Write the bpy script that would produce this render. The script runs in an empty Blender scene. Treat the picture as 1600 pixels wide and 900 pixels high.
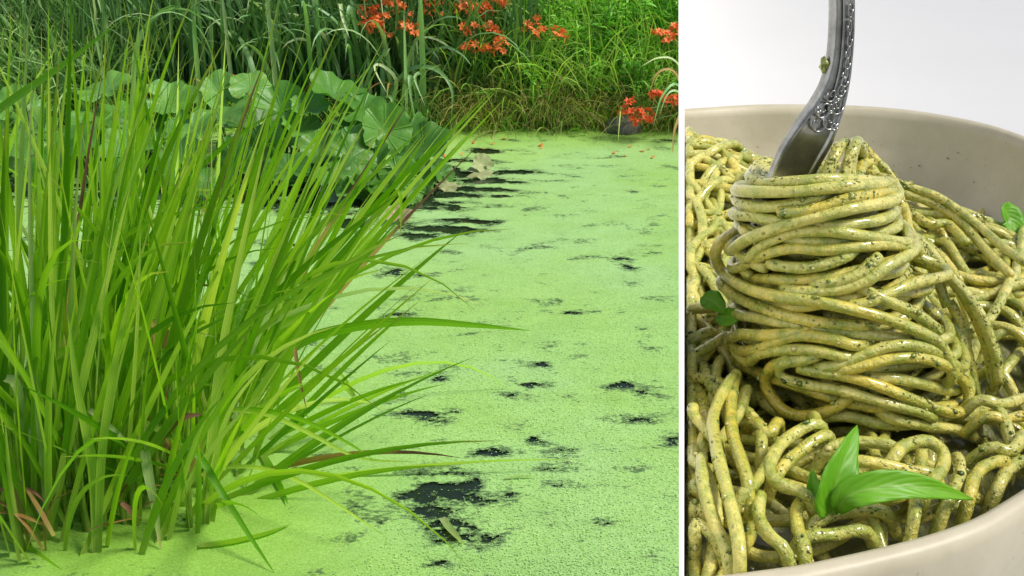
import bpy, math, random
import numpy as np
from mathutils import Vector

# ------------------------------------------------------------------ camera, world, sun, exposure
SC = bpy.context.scene
COL = SC.collection
CAMZ, PITCH, FPX = 1.6, math.radians(22.0), 1800.0
CT, ST = math.cos(PITCH), math.sin(PITCH)
cam_d = bpy.data.cameras.new('camera')
cam_d.sensor_width = 36.0
cam_d.lens = 36.0 * FPX / 1600.0
cam_d.clip_start, cam_d.clip_end = 0.01, 600.0
cam = bpy.data.objects.new('camera', cam_d)
cam.location = (0, 0, CAMZ)
cam.rotation_euler = (math.radians(90.0) - PITCH, 0, 0)
COL.objects.link(cam)
SC.camera = cam

SUN_EL, SUN_AZ = math.radians(50.0), math.radians(102.0)      # azimuth from +Y towards +X
world = bpy.data.worlds.new('World')
SC.world = world
world.use_nodes = True
wn = world.node_tree
wn.nodes.clear()
sky = wn.nodes.new('ShaderNodeTexSky')
sky.sky_type = 'NISHITA'
sky.sun_disc = False
sky.sun_elevation = SUN_EL
sky.sun_rotation = SUN_AZ
sky.air_density = 1.0
sky.dust_density = 3.0
bg = wn.nodes.new('ShaderNodeBackground')
bg.inputs['Strength'].default_value = 0.11
wo = wn.nodes.new('ShaderNodeOutputWorld')
wn.links.new(sky.outputs[0], bg.inputs[0])
wn.links.new(bg.outputs[0], wo.inputs[0])
sun_d = bpy.data.lights.new('sun', 'SUN')
sun_d.energy = 3.0
sun_d.angle = math.radians(14.0)
sun_d.color = (1.0, 0.95, 0.86)
sun = bpy.data.objects.new('sun', sun_d)
sdir = Vector((math.cos(SUN_EL) * math.sin(SUN_AZ), math.cos(SUN_EL) * math.cos(SUN_AZ), math.sin(SUN_EL)))
sun.rotation_euler = sdir.to_track_quat('Z', 'Y').to_euler()
sun.location = sdir * 20
COL.objects.link(sun)
SC.view_settings.view_transform = 'Standard'
SC.view_settings.look = 'None'
SC.view_settings.exposure = 0.25
SC.view_settings.gamma = 1.0

rng = np.random.default_rng(7)
random.seed(7)


def V3(*a):
    return np.array(a, float)


def ray(px, py):
    u, v = (px - 800.0) / FPX, (450.0 - py) / FPX
    return V3(u, CT + v * ST, -ST + v * CT)


def on_z(px, py, z):
    d = ray(px, py)
    return V3(0, 0, CAMZ) + d * ((z - CAMZ) / d[2])


def on_y(px, py, y):
    d = ray(px, py)
    return V3(0, 0, CAMZ) + d * (y / d[1])


# ------------------------------------------------------------------ helpers
def thing(name, label, cat, loc=(0, 0, 0), group=None):
    o = bpy.data.objects.new(name, None)
    o.empty_display_size = 0.05
    o.location = tuple(float(v) for v in loc)
    COL.objects.link(o)
    return tag(o, label, cat, group)


def tag(o, label, cat, group=None):
    o['label'] = label
    o['category'] = cat
    if group:
        o['group'] = group
    return o


def mesh(name, V, F, m=None, parent=None, uv=None, smooth=True, kind=None, att=None):
    """V are world coordinates; they become local to the parent's base."""
    V = np.asarray(V, np.float32).reshape(-1, 3)
    if parent is not None:
        w = np.array(parent.location, np.float32)
        if parent.parent is not None:
            w = w + np.array(parent.parent.location, np.float32)
        V = V - w
    me = bpy.data.meshes.new(name)
    if isinstance(F, np.ndarray):
        k = F.shape[1]
        me.vertices.add(len(V))
        me.vertices.foreach_set('co', V.ravel())
        me.loops.add(F.size)
        me.loops.foreach_set('vertex_index', F.ravel().astype(np.int32))
        me.polygons.add(len(F))
        me.polygons.foreach_set('loop_start', np.arange(0, F.size, k, dtype=np.int32))
        me.polygons.foreach_set('loop_total', np.full(len(F), k, np.int32))
        idx = F.ravel()
    else:
        me.from_pydata(V.tolist(), [], F)
        idx = np.array([i for f in F for i in f])
    if uv is not None:
        l = me.uv_layers.new(name='UVMap')
        l.data.foreach_set('uv', np.asarray(uv, np.float32).reshape(-1, 2)[idx].ravel())
    if att is not None:
        a = me.attributes.new('tint', 'FLOAT', 'POINT')
        a.data.foreach_set('value', np.asarray(att, np.float32).ravel())
    me.update(calc_edges=True)
    if smooth:
        me.polygons.foreach_set('use_smooth', np.ones(len(me.polygons), bool))
    if m is not None:
        me.materials.append(m)
    o = bpy.data.objects.new(name, me)
    COL.objects.link(o)
    if parent is not None:
        o.parent = parent
    if kind:
        o['kind'] = kind
    return o


def catmull(P, n):
    P = np.asarray(P, float)
    Q = np.vstack([2 * P[0] - P[1], P, 2 * P[-1] - P[-2]])
    out = []
    k = len(P) - 1
    for t in np.linspace(0, k, n):
        i = min(int(t), k - 1)
        f = t - i
        a, b, c, d = Q[i], Q[i + 1], Q[i + 2], Q[i + 3]
        out.append(0.5 * (2 * b + (c - a) * f + (2 * a - 5 * b + 4 * c - d) * f * f + (3 * b - a - 3 * c + d) * f ** 3))
    return np.array(out)


def resample(P, step):
    P = np.asarray(P, float)
    L = np.r_[0, np.cumsum(np.linalg.norm(np.diff(P, axis=0), axis=1))]
    n = max(3, int(L[-1] / step) + 1)
    s = np.linspace(0, L[-1], n)
    return np.stack([np.interp(s, L, P[:, i]) for i in range(3)], 1)


def tube(P, R, sides=8, caps=True):
    """Swept tube: verts, faces (quads), uv."""
    P = np.asarray(P, float)
    n = len(P)
    R = np.broadcast_to(np.asarray(R, float), (n,))
    T = np.gradient(P, axis=0)
    T /= np.linalg.norm(T, axis=1)[:, None] + 1e-12
    N = np.zeros_like(P)
    a = V3(0, 0, 1) if abs(T[0][2]) < 0.9 else V3(1, 0, 0)
    nn = np.cross(T[0], a)
    nn /= np.linalg.norm(nn)
    for i in range(n):
        nn = nn - T[i] * nn.dot(T[i])
        nn /= np.linalg.norm(nn) + 1e-12
        N[i] = nn
    Bn = np.cross(T, N)
    ang = np.linspace(0, 2 * math.pi, sides, endpoint=False)
    V = P[:, None] + R[:, None, None] * (np.cos(ang)[None, :, None] * N[:, None] + np.sin(ang)[None, :, None] * Bn[:, None])
    i, j = np.meshgrid(np.arange(n - 1), np.arange(sides), indexing='ij')
    j2 = (j + 1) % sides
    F = np.stack([i * sides + j, i * sides + j2, (i + 1) * sides + j2, (i + 1) * sides + j], -1).reshape(-1, 4)
    V = V.reshape(-1, 3)
    uv = np.stack(np.meshgrid(np.linspace(0, 1, n), np.linspace(0, 1, sides), indexing='ij')[::-1], -1).reshape(-1, 2)
    F = F.tolist()
    if caps:
        F.append(list(range(sides))[::-1])
        F.append([(n - 1) * sides + k for k in range(sides)])
    return V, F, uv


def join(parts):
    Vs, Fs, Us, o = [], [], [], 0
    for p in parts:
        V, F = p[0], p[1]
        Vs.append(np.asarray(V, float).reshape(-1, 3))
        Fs += [[i + o for i in f] for f in (F.tolist() if isinstance(F, np.ndarray) else F)]
        Us.append(p[2] if len(p) > 2 and p[2] is not None else np.zeros((len(Vs[-1]), 2)))
        o += len(Vs[-1])
    return np.vstack(Vs), Fs, np.vstack(Us)


def box(c, s, rz=0.0):
    x, y, z = np.array(s) / 2.0
    V = np.array([(i, j, k) for i in (-x, x) for j in (-y, y) for k in (-z, z)])
    R = np.array([[math.cos(rz), -math.sin(rz), 0], [math.sin(rz), math.cos(rz), 0], [0, 0, 1]])
    F = [[0, 1, 3, 2], [4, 6, 7, 5], [0, 4, 5, 1], [2, 3, 7, 6], [0, 2, 6, 4], [1, 5, 7, 3]]
    return V @ R.T + np.array(c), F


def bevel(o, w=0.003, seg=2):
    m = o.modifiers.new('bevel', 'BEVEL')
    m.width = w
    m.segments = seg
    m.limit_method = 'ANGLE'
    return o


def blades(B, phi, th0, dth, L, W, S=8, power=1.4, psi=None, fold=0.18, taper=2.6, base_w=0.7, dphi=None):
    """n strap leaves at once. Returns V (n, S+1, 3, 3), F for one blade, uv for one blade."""
    B = np.asarray(B, float)
    n = len(B)
    f = lambda a: np.broadcast_to(np.asarray(a, float), (n,))
    phi, th0, dth, L, W = f(phi), f(th0), f(dth), f(L), f(W)
    psi = f(0 if psi is None else psi)
    dphi = f(0 if dphi is None else dphi)
    s = np.linspace(0, 1, S + 1)
    th = th0[:, None] + dth[:, None] * s[None] ** power
    ph = phi[:, None] + dphi[:, None] * s[None]
    T = np.stack([np.sin(th) * np.cos(ph), np.sin(th) * np.sin(ph), np.cos(th)], -1)
    st = L[:, None, None] / S * (T[:, :-1] + T[:, 1:]) / 2
    P = B[:, None] + np.concatenate([np.zeros((n, 1, 3)), np.cumsum(st, 1)], 1)
    side = np.stack([-np.sin(ph), np.cos(ph), np.zeros_like(ph)], -1)
    N = np.cross(T, side)
    c, d = np.cos(psi)[:, None, None], np.sin(psi)[:, None, None]
    s2 = c * side + d * N
    N2 = np.cross(T, s2)
    w = (base_w + (1 - base_w) * np.minimum(1, s / 0.35)) * (1 - s ** taper * 0.985)
    w = W[:, None, None] * w[None, :, None] / 2
    V = np.stack([P - s2 * w, P + N2 * w * fold * 2, P + s2 * w], 2)
    i, j = np.meshgrid(np.arange(S), np.arange(2), indexing='ij')
    F = np.stack([i * 3 + j, i * 3 + j + 1, (i + 1) * 3 + j + 1, (i + 1) * 3 + j], -1).reshape(-1, 4)
    uv = np.stack([np.tile([0, 0.5, 1.0], S + 1), np.repeat(s, 3)], -1)
    return V, F, uv


def bulk(V, F, uv):
    """blades() output -> one mesh's arrays, with a random tint per blade."""
    n = len(V)
    k = V.shape[1] * V.shape[2]
    FF = (F[None] + (np.arange(n) * k)[:, None, None]).reshape(-1, F.shape[1])
    return V.reshape(-1, 3), FF, np.tile(uv, (n, 1)), np.repeat(rng.random(n), k)


def path_blade(P, w, roll=0.0, S=14, fold=0.2, taper=2.4, base_w=0.75, face=None):
    """A strap leaf along a drawn 3-D path; its flat side turns to 'face' (default up and forward)."""
    P = catmull(P, S + 1)
    T = np.gradient(P, axis=0)
    T /= np.linalg.norm(T, axis=1)[:, None] + 1e-9
    ref = V3(0.1, -0.75, 0.65) if face is None else np.asarray(face, float)
    side = np.cross(T, ref)
    side /= np.linalg.norm(side, axis=1)[:, None] + 1e-9
    N = np.cross(side, T)
    side = side * math.cos(roll) + N * math.sin(roll)
    N = np.cross(side, T)
    s = np.linspace(0, 1, S + 1)
    ww = w / 2 * (base_w + (1 - base_w) * np.minimum(1, s / 0.3)) * (1 - s ** taper * 0.985)
    V = np.stack([P - side * ww[:, None], P - N * ww[:, None] * fold * 2, P + side * ww[:, None]], 1)
    i, j = np.meshgrid(np.arange(S), np.arange(2), indexing='ij')
    F = np.stack([i * 3 + j, i * 3 + j + 1, (i + 1) * 3 + j + 1, (i + 1) * 3 + j], -1).reshape(-1, 4)
    uv = np.stack([np.tile([0, 0.5, 1.0], S + 1), np.repeat(s, 3)], -1)
    return V.reshape(-1, 3), F, uv


def vnoise(x, y, seed=0):
    xi, yi = np.floor(x).astype(np.int64), np.floor(y).astype(np.int64)
    fx, fy = x - xi, y - yi
    fx, fy = fx * fx * (3 - 2 * fx), fy * fy * (3 - 2 * fy)

    def h(a, b):
        k = (a * 374761393 + b * 668265263 + seed * 974634777) & 0xFFFFFFFF
        k = ((k ^ (k >> 13)) * 1274126177) & 0xFFFFFFFF
        return ((k ^ (k >> 16)) & 0xFFFF) / 65535.0
    return (h(xi, yi) * (1 - fx) + h(xi + 1, yi) * fx) * (1 - fy) + (h(xi, yi + 1) * (1 - fx) + h(xi + 1, yi + 1) * fx) * fy


def fbm(x, y, seed=0, oct=4):
    r, a, t = 0, 0.5, 0
    for k in range(oct):
        r = r + a * vnoise(x * 2 ** k, y * 2 ** k, seed + k)
        t += a
        a *= 0.55
    return r / t


# ------------------------------------------------------------------ materials
class NT:
    def __init__(s, name):
        s.m = bpy.data.materials.new(name)
        s.m.use_nodes = True
        s.t = s.m.node_tree
        s.t.nodes.clear()
        s.out = s.n('ShaderNodeOutputMaterial')

    def n(s, typ, **kw):
        nd = s.t.nodes.new(typ)
        for k, v in kw.items():
            if isinstance(k, str) and hasattr(nd, k):
                setattr(nd, k, v)
        return nd

    def put(s, sock, v):
        if isinstance(v, bpy.types.NodeSocket):
            s.t.links.new(v, sock)
        elif v is not None:
            sock.default_value = v

    def noise(s, vec, scale, detail=4.0, rough=0.6, dist=0.0):
        nd = s.n('ShaderNodeTexNoise')
        s.put(nd.inputs['Vector'], vec)
        for k, v in (('Scale', scale), ('Detail', detail), ('Roughness', rough), ('Distortion', dist)):
            nd.inputs[k].default_value = v
        return nd.outputs['Fac']

    def vor(s, vec, scale, out='Distance', feature='F1'):
        nd = s.n('ShaderNodeTexVoronoi', feature=feature)
        s.put(nd.inputs['Vector'], vec)
        nd.inputs['Scale'].default_value = scale
        return nd.outputs[out]

    def ramp(s, fac, stops):
        nd = s.n('ShaderNodeValToRGB')
        while len(nd.color_ramp.elements) < len(stops):
            nd.color_ramp.elements.new(0.5)
        for e, (p, c) in zip(nd.color_ramp.elements, stops):
            e.position = p
            e.color = (*c, 1) if len(c) == 3 else c
        s.put(nd.inputs[0], fac)
        return nd.outputs[0]

    def step(s, fac, a, b):
        nd = s.n('ShaderNodeMapRange')
        s.put(nd.inputs[0], fac)
        nd.inputs[1].default_value, nd.inputs[2].default_value = a, b
        return nd.outputs[0]

    def mix(s, f, a, b, mode='MIX'):
        nd = s.n('ShaderNodeMix', data_type='RGBA', blend_type=mode)
        s.put(nd.inputs[0], f)
        s.put(nd.inputs[6], (*a, 1) if isinstance(a, tuple) else a)
        s.put(nd.inputs[7], (*b, 1) if isinstance(b, tuple) else b)
        return nd.outputs[2]

    def math(s, op, a, b=None):
        nd = s.n('ShaderNodeMath', operation=op)
        s.put(nd.inputs[0], a)
        if b is not None:
            s.put(nd.inputs[1], b)
        return nd.outputs[0]

    def bump(s, h, strength=0.3, dist=0.01):
        nd = s.n('ShaderNodeBump')
        s.put(nd.inputs['Height'], h)
        nd.inputs['Strength'].default_value = strength
        nd.inputs['Distance'].default_value = dist
        return nd.outputs[0]

    def coord(s, which='Object'):
        return s.n('ShaderNodeTexCoord').outputs[which]

    def uvxy(s):
        sp = s.n('ShaderNodeSeparateXYZ')
        s.t.links.new(s.n('ShaderNodeTexCoord').outputs['UV'], sp.inputs[0])
        return sp.outputs[0], sp.outputs[1]

    def scaled(s, vec, sc):
        nd = s.n('ShaderNodeMapping')
        s.put(nd.inputs[0], vec)
        nd.inputs['Scale'].default_value = sc
        return nd.outputs[0]

    def bsdf(s, color, rough=0.5, normal=None, **kw):
        b = s.n('ShaderNodeBsdfPrincipled')
        s.put(b.inputs['Base Color'], (*color, 1) if isinstance(color, tuple) else color)
        s.put(b.inputs['Roughness'], rough)
        if normal is not None:
            s.put(b.inputs['Normal'], normal)
        for k, v in kw.items():
            s.put(b.inputs[k.replace('_', ' ')], v)
        return b.outputs[0]

    def end(s, sh):
        s.t.links.new(sh, s.out.inputs[0])
        return s.m


def leaf_mat(name, cols, tip=None, trans=0.4, rough=0.45, stripes=26.0, per='object', tip_at=0.86, spec=0.4, stripe_amt=0.3, base=None, tboost=1.5):
    """Strap leaf: colour differs leaf by leaf, fine lengthwise veins, dry tip, light through the blade."""
    k = NT(name)
    if per == 'object':
        r = k.n('ShaderNodeObjectInfo').outputs['Random']
    else:
        a = k.n('ShaderNodeAttribute')
        a.attribute_name = 'tint'
        r = a.outputs['Fac']
    n = len(cols)
    c = k.ramp(r, [(i / max(1, n - 1), cols[i]) for i in range(n)])
    u, v = k.uvxy()
    gen = k.coord('Object')
    c = k.mix(k.step(k.noise(gen, 5.0, 3.0), 0.35, 0.75), c, k.mix(1.0, c, (1.25, 1.12, 0.8), 'MULTIPLY'))
    wv = k.math('SINE', k.math('MULTIPLY', u, stripes))
    c = k.mix(k.math('MULTIPLY', k.step(wv, 0.1, 1.0), stripe_amt), c, k.mix(1.0, c, (1.3, 1.25, 1.15), 'MULTIPLY'))
    mid = k.math('ABSOLUTE', k.math('SUBTRACT', u, 0.5))
    c = k.mix(k.math('MULTIPLY', k.step(mid, 0.09, 0.02), 0.35), c, k.mix(1.0, c, (1.5, 1.4, 1.2), 'MULTIPLY'))
    if base is not None:
        c = k.mix(k.step(v, 0.26, 0.02), c, base)
    if tip is not None:
        far = k.math('ADD', v, k.math('MULTIPLY', k.math('SUBTRACT', k.noise(gen, 9.0, 2.0), 0.5), 0.35))
        far = k.math('ADD', far, k.math('MULTIPLY', k.math('SUBTRACT', r, 0.5), 0.16))
        c = k.mix(k.step(far, tip_at, tip_at + 0.12), c, tip)
    bmp = k.bump(wv, 0.25, 0.001)
    p = k.bsdf(c, rough, bmp, Specular_IOR_Level=spec)
    tr = k.n('ShaderNodeBsdfTranslucent')
    k.t.links.new(k.mix(1.0, c, (tboost, tboost * 1.05, 0.7), 'MULTIPLY'), tr.inputs[0])
    mx = k.n('ShaderNodeMixShader')
    mx.inputs[0].default_value = trans
    k.t.links.new(p, mx.inputs[1])
    k.t.links.new(tr.outputs[0], mx.inputs[2])
    return k.end(mx.outputs[0])


M = {}
M['reed'] = leaf_mat('reed_leaf', [(.09, .27, .007), (.19, .42, .014), (.33, .56, .04), (.12, .32, .009), (.46, .63, .12), (.24, .47, .018), (.07, .22, .006), (.30, .53, .03), (.11, .30, .009)],
                     tip=(.36, .40, .07), trans=.48, rough=.38, spec=.32, base=(.30, .42, .08), tip_at=.9)
M['reed_pale'] = leaf_mat('pale_reed_leaf', [(.30, .46, .14), (.36, .50, .22)], trans=.4, rough=.4, tip=(.5, .48, .2), base=(.42, .52, .2))
M['reed_dry'] = leaf_mat('dry_reed_leaf', [(.34, .24, .08), (.24, .15, .05), (.40, .33, .10)], trans=.25, rough=.6, tip=(.12, .065, .03), tip_at=.62, base=(.42, .36, .08))
M['reed_pink'] = leaf_mat('withered_reed_leaf', [(.30, .15, .11), (.22, .11, .08)], trans=.2, rough=.7)
M['iris'] = leaf_mat('iris_leaf', [(0.155, 0.350, 0.123), (0.308, 0.556, 0.246), (0.123, 0.287, 0.103), (0.515, 0.660, 0.391), (0.205, 0.452, 0.165)],
                     tip=(.42, .36, .16), trans=.3, rough=.34, tip_at=.93, spec=.6, stripe_amt=.4)
M['iris_dry'] = leaf_mat('dry_iris_leaf', [(.40, .28, .11), (.30, .16, .06)], trans=.25, rough=.6)
M['bank_grass'] = leaf_mat('bank_grass_blade', [(0.156, 0.392, 0.049), (0.314, 0.629, 0.089), (0.216, 0.492, 0.068), (0.511, 0.660, 0.176), (0.176, 0.432, 0.078)],
                           tip=(.34, .32, .10), trans=.35, per='tint', rough=.5, tip_at=.9)
M['straw'] = leaf_mat('dry_grass_blade', [(0.243, 0.234, 0.075), (0.168, 0.224, 0.047), (0.355, 0.318, 0.131), (0.131, 0.187, 0.033), (0.206, 0.168, 0.065)], trans=.25, per='tint', rough=.7)
M['dark_blade'] = leaf_mat('shaded_iris_blade', [(0.078, 0.187, 0.070), (0.125, 0.281, 0.094), (0.062, 0.156, 0.062)], trans=.25, per='tint', rough=.4)  # darker iris greens, shade of the rear growth put into the colour
M['sage_blade'] = leaf_mat('grey_green_blade', [(0.227, 0.423, 0.163), (0.357, 0.569, 0.260), (0.163, 0.341, 0.098)], trans=.3, per='tint', rough=.45, tip=(.35, .33, .15), tip_at=.95)
M['weed'] = leaf_mat('small_weed_leaf', [(0.145, 0.408, 0.049), (0.233, 0.582, 0.078), (0.350, 0.660, 0.127), (0.174, 0.466, 0.078)], trans=.35, per='tint', rough=.45, stripe_amt=.1)


def plain(name, c, rough=.6, var=None, scale=30., bump=0., trans=0., **kw):
    k = NT(name)
    g = k.coord()
    n = k.noise(g, scale, 5.0)
    col = k.mix(k.step(n, .3, .7), c, var or tuple(x * .7 for x in c))
    p = k.bsdf(col, rough, k.bump(n, bump, .004) if bump else None, **kw)
    if trans:
        tr = k.n('ShaderNodeBsdfTranslucent')
        k.t.links.new(col, tr.inputs[0])
        mx = k.n('ShaderNodeMixShader')
        mx.inputs[0].default_value = trans
        k.t.links.new(p, mx.inputs[1])
        k.t.links.new(tr.outputs[0], mx.inputs[2])
        p = mx.outputs[0]
    return k.end(p)


M['stem'] = plain('flower_stem', (.12, .22, .04), .5)
M['petal'] = plain('orange_petal', (.93, .205, .045), .5, (.94, .30, .08), 60., trans=.3)
M['petal_red'] = plain('red_orange_petal', (.90, .12, .035), .5, (.92, .2, .05), 60., trans=.3)
M['rock'] = plain('wet_rock', (.18, .18, .17), .7, (.09, .085, .075), 14., .6)
M['pale_leaf'] = plain('pale_dead_leaf', (.46, .52, .26), .5, (.36, .40, .16), 18., .2, trans=.25)
M['grey_leaf'] = plain('pale_grey_leaf', (.42, .50, .42), .4, (.33, .43, .33), 14., .2, trans=.15)
M['tan_leaf'] = plain('tan_dead_leaf', (.42, .30, .20), .6, (.30, .28, .10), 20., .3, trans=.15)
M['white'] = plain('white_paint', (.60, .60, .59), .5, (.57, .57, .56), 3.)
M['card'] = plain('white_card', (.88, .88, .87), .6, (.86, .86, .85), 5.)


def soil_mat():
    k = NT('bank_soil')
    g = k.coord()
    c = k.ramp(k.noise(g, 2.2, 8.0, .7), [(.3, (.028, .022, .012)), (.5, (.045, .06, .018)), (.7, (.07, .11, .025))])
    return k.end(k.bsdf(c, .9, k.bump(k.noise(g, 30., 6.), .6, .03)))


def water_mat():
    k = NT('pond_water')
    g = k.coord()
    c = k.mix(k.step(k.noise(g, 1.5, 3.), .35, .7), (.010, .022, .013), (.018, .032, .014))
    return k.end(k.bsdf(c, .06, k.bump(k.noise(g, 7., 3.), .08, .02), IOR=1.33))


def duckweed_mat():
    k = NT('duckweed_mat')
    g = k.coord()
    cells = k.vor(g, 380., 'Color')
    sp = k.n('ShaderNodeSeparateColor')
    k.t.links.new(cells, sp.inputs[0])
    c = k.ramp(sp.outputs[0], [(0, (.26, .49, .12)), (.4, (.335, .585, .175)), (.75, (.385, .635, .215)), (1, (.455, .685, .275))])
    big = k.noise(k.scaled(g, (1.0, 1.3, 1)), 1.1, 4., .6)
    c = k.mix(k.step(big, .38, .62), k.mix(1.0, c, (.98, .98, .84), 'MULTIPLY'), k.mix(1.0, c, (1.0, 1.0, 1.12), 'MULTIPLY'))
    a = k.n('ShaderNodeAttribute')
    a.attribute_name = 'tint'
    c = k.mix(k.math('MULTIPLY', a.outputs['Fac'], 0.85), c, k.mix(1.0, c, (.72, .82, .20), 'MULTIPLY'))
    mot = k.noise(k.scaled(g, (4., 7., 1)), 1.0, 5., .65)
    c = k.mix(k.math('MULTIPLY', k.step(mot, .42, .68), .42), c, k.mix(1.0, c, (.70, .76, .58), 'MULTIPLY'))
    ga = k.n('ShaderNodeAttribute')
    ga.attribute_name = 'thin'
    f1 = k.noise(k.scaled(g, (60., 95., 1)), 1.0, 5., .75)
    f2 = k.noise(k.scaled(g, (7., 16., 1)), 1.0, 5., .7)
    dens = k.math('ADD', k.math('MULTIPLY', ga.outputs['Fac'], 1.0), k.math('ADD', k.math('MULTIPLY', k.math('SUBTRACT', f1, .5), 1.2), k.math('MULTIPLY', k.math('SUBTRACT', f2, .5), 1.15)))
    c = k.mix(k.math('MULTIPLY', k.step(dens, .19, .36), .85), c, (.05, .10, .035))
    h = k.vor(g, 380.)
    nb = k.bump(k.math('ADD', k.math('MULTIPLY', h, -1.0), k.math('MULTIPLY', k.noise(g, 40., 4.), .8)), .22, .003)
    tp = k.n('ShaderNodeBsdfTransparent')
    mx = k.n('ShaderNodeMixShader')
    k.put(mx.inputs[0], k.step(k.math('ADD', dens, k.math('MULTIPLY', k.math('MAXIMUM', k.math('SUBTRACT', ga.outputs['Fac'], .3), 0.), 1.2)), .46, .54))
    k.t.links.new(k.bsdf(c, .55, nb, Specular_IOR_Level=.45), mx.inputs[1])
    k.t.links.new(tp.outputs[0], mx.inputs[2])
    return k.end(mx.outputs[0])


def frond_mat():
    k = NT('duckweed_frond')
    a = k.n('ShaderNodeAttribute')
    a.attribute_name = 'tint'
    c = k.ramp(a.outputs['Fac'], [(0, (.24, .45, .095)), (.3, (.32, .57, .16)), (.65, (.38, .63, .205)), (.93, (.44, .67, .25)), (1, (.49, .63, .25))])
    return k.end(k.bsdf(c, .42, None, Specular_IOR_Level=.5))


def pad_mat():
    k = NT('big_round_leaf')
    g = k.coord()
    r = k.n('ShaderNodeObjectInfo').outputs['Random']
    c = k.ramp(r, [(0, (.055, .17, .022)), (.35, (.10, .28, .04)), (.7, (.15, .35, .08)), (1, (.07, .22, .02))])
    u, v = k.uvxy()
    vein = k.math('ABSOLUTE', k.math('SINE', k.math('MULTIPLY', u, 9 * math.pi)))
    c = k.mix(k.math('MULTIPLY', k.step(vein, .14, .02), .6), c, k.mix(1.0, c, (1.9, 1.7, 1.5), 'MULTIPLY'))
    c = k.mix(k.step(k.noise(g, 9., 4.), .4, .75), c, k.mix(1.0, c, (1.25, 1.15, .7), 'MULTIPLY'))
    c = k.mix(k.math('MULTIPLY', k.step(k.noise(g, 30., 4.), .62, .72), k.step(v, .5, 1.0)), c, (.24, .22, .06))
    h = k.math('ADD', k.step(vein, .3, 0.), k.noise(g, 40., 4.))
    p = k.bsdf(c, .42, k.bump(h, .6, .006), Specular_IOR_Level=.42)
    tr = k.n('ShaderNodeBsdfTranslucent')
    k.t.links.new(k.mix(1.0, c, (1.3, 1.4, .6), 'MULTIPLY'), tr.inputs[0])
    mx = k.n('ShaderNodeMixShader')
    mx.inputs[0].default_value = .22
    k.t.links.new(p, mx.inputs[1])
    k.t.links.new(tr.outputs[0], mx.inputs[2])
    return k.end(mx.outputs[0])


def noodle_mat():
    k = NT('pesto_noodle')
    g = k.coord()
    r = k.n('ShaderNodeObjectInfo').outputs['Random']
    base = k.ramp(r, [(0, (.60, .545, .10)), (.4, (.66, .61, .16)), (.7, (.66, .53, .06)), (1, (.58, .565, .14))])
    film = k.noise(g, 150., 6., .7)
    c = k.mix(k.math('MULTIPLY', k.step(film, .44, .60), .88), base, (.27, .335, .03))
    big = k.noise(g, 42., 3.)
    c = k.mix(k.math('MULTIPLY', k.step(big, .42, .66), .5), c, (.36, .41, .06))
    sp = k.vor(g, 420.)
    gate = k.step(k.noise(g, 120., 3.), .54, .60)
    spk = k.math('MULTIPLY', k.step(k.math('ADD', sp, k.math('MULTIPLY', k.noise(g, 1200., 2.), .25)), .42, .30), gate)
    c = k.mix(k.math('MULTIPLY', spk, .5), c, (.055, .105, .012))
    h = k.math('ADD', k.math('MULTIPLY', k.noise(g, 420., 4.), 1.0), k.math('MULTIPLY', film, 2.2))
    rough = k.step(k.noise(g, 260., 3.), .25, .8)
    rough = k.math('ADD', k.math('MULTIPLY', rough, .32), .12)
    return k.end(k.bsdf(c, rough, k.bump(h, .8, .0012), Specular_IOR_Level=.6, Subsurface_Weight=.2, Subsurface_Radius=(.004, .003, .001), Subsurface_Scale=.6,
                        Coat_Weight=.8, Coat_Roughness=.07))


def shade_filler_mat():  # dark pasta tone: shade between noodles put into the colour
    k = NT('dark_pasta_filler')
    g = k.coord()
    c = k.ramp(k.noise(g, 190., 6., .7), [(.3, (.05, .065, .01)), (.5, (.13, .14, .025)), (.7, (.24, .24, .06))])
    return k.end(k.bsdf(c, .3, k.bump(k.noise(g, 260., 5.), .8, .002), Coat_Weight=.3))


def fleck_mat():
    k = NT('pesto_fleck')
    a = k.n('ShaderNodeAttribute')
    a.attribute_name = 'tint'
    c = k.ramp(a.outputs['Fac'], [(0, (.035, .08, .01)), (.14, (.08, .15, .02)), (.30, (.20, .25, .035)), (.7, (.36, .36, .08)), (.93, (.52, .48, .17)), (.97, (.55, .5, .2)), (1, (.03, .02, .012))])
    return k.end(k.bsdf(c, .28, None, Specular_IOR_Level=.6, Coat_Weight=.4, Coat_Roughness=.1))


def steel_mat(dark=False):
    k = NT('tarnished_silver' if dark else 'silver')
    g = k.coord()
    n = k.noise(g, 160., 5., .7)
    c = k.mix(k.step(n, .3, .75), (.42, .43, .42), (.18, .185, .19))
    return k.end(k.bsdf(c, k.math('ADD', k.math('MULTIPLY', n, .25), .2), k.bump(k.noise(k.scaled(g, (1, 1, .2)), 900., 3.), .12, .0006), Metallic=.95))


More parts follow.
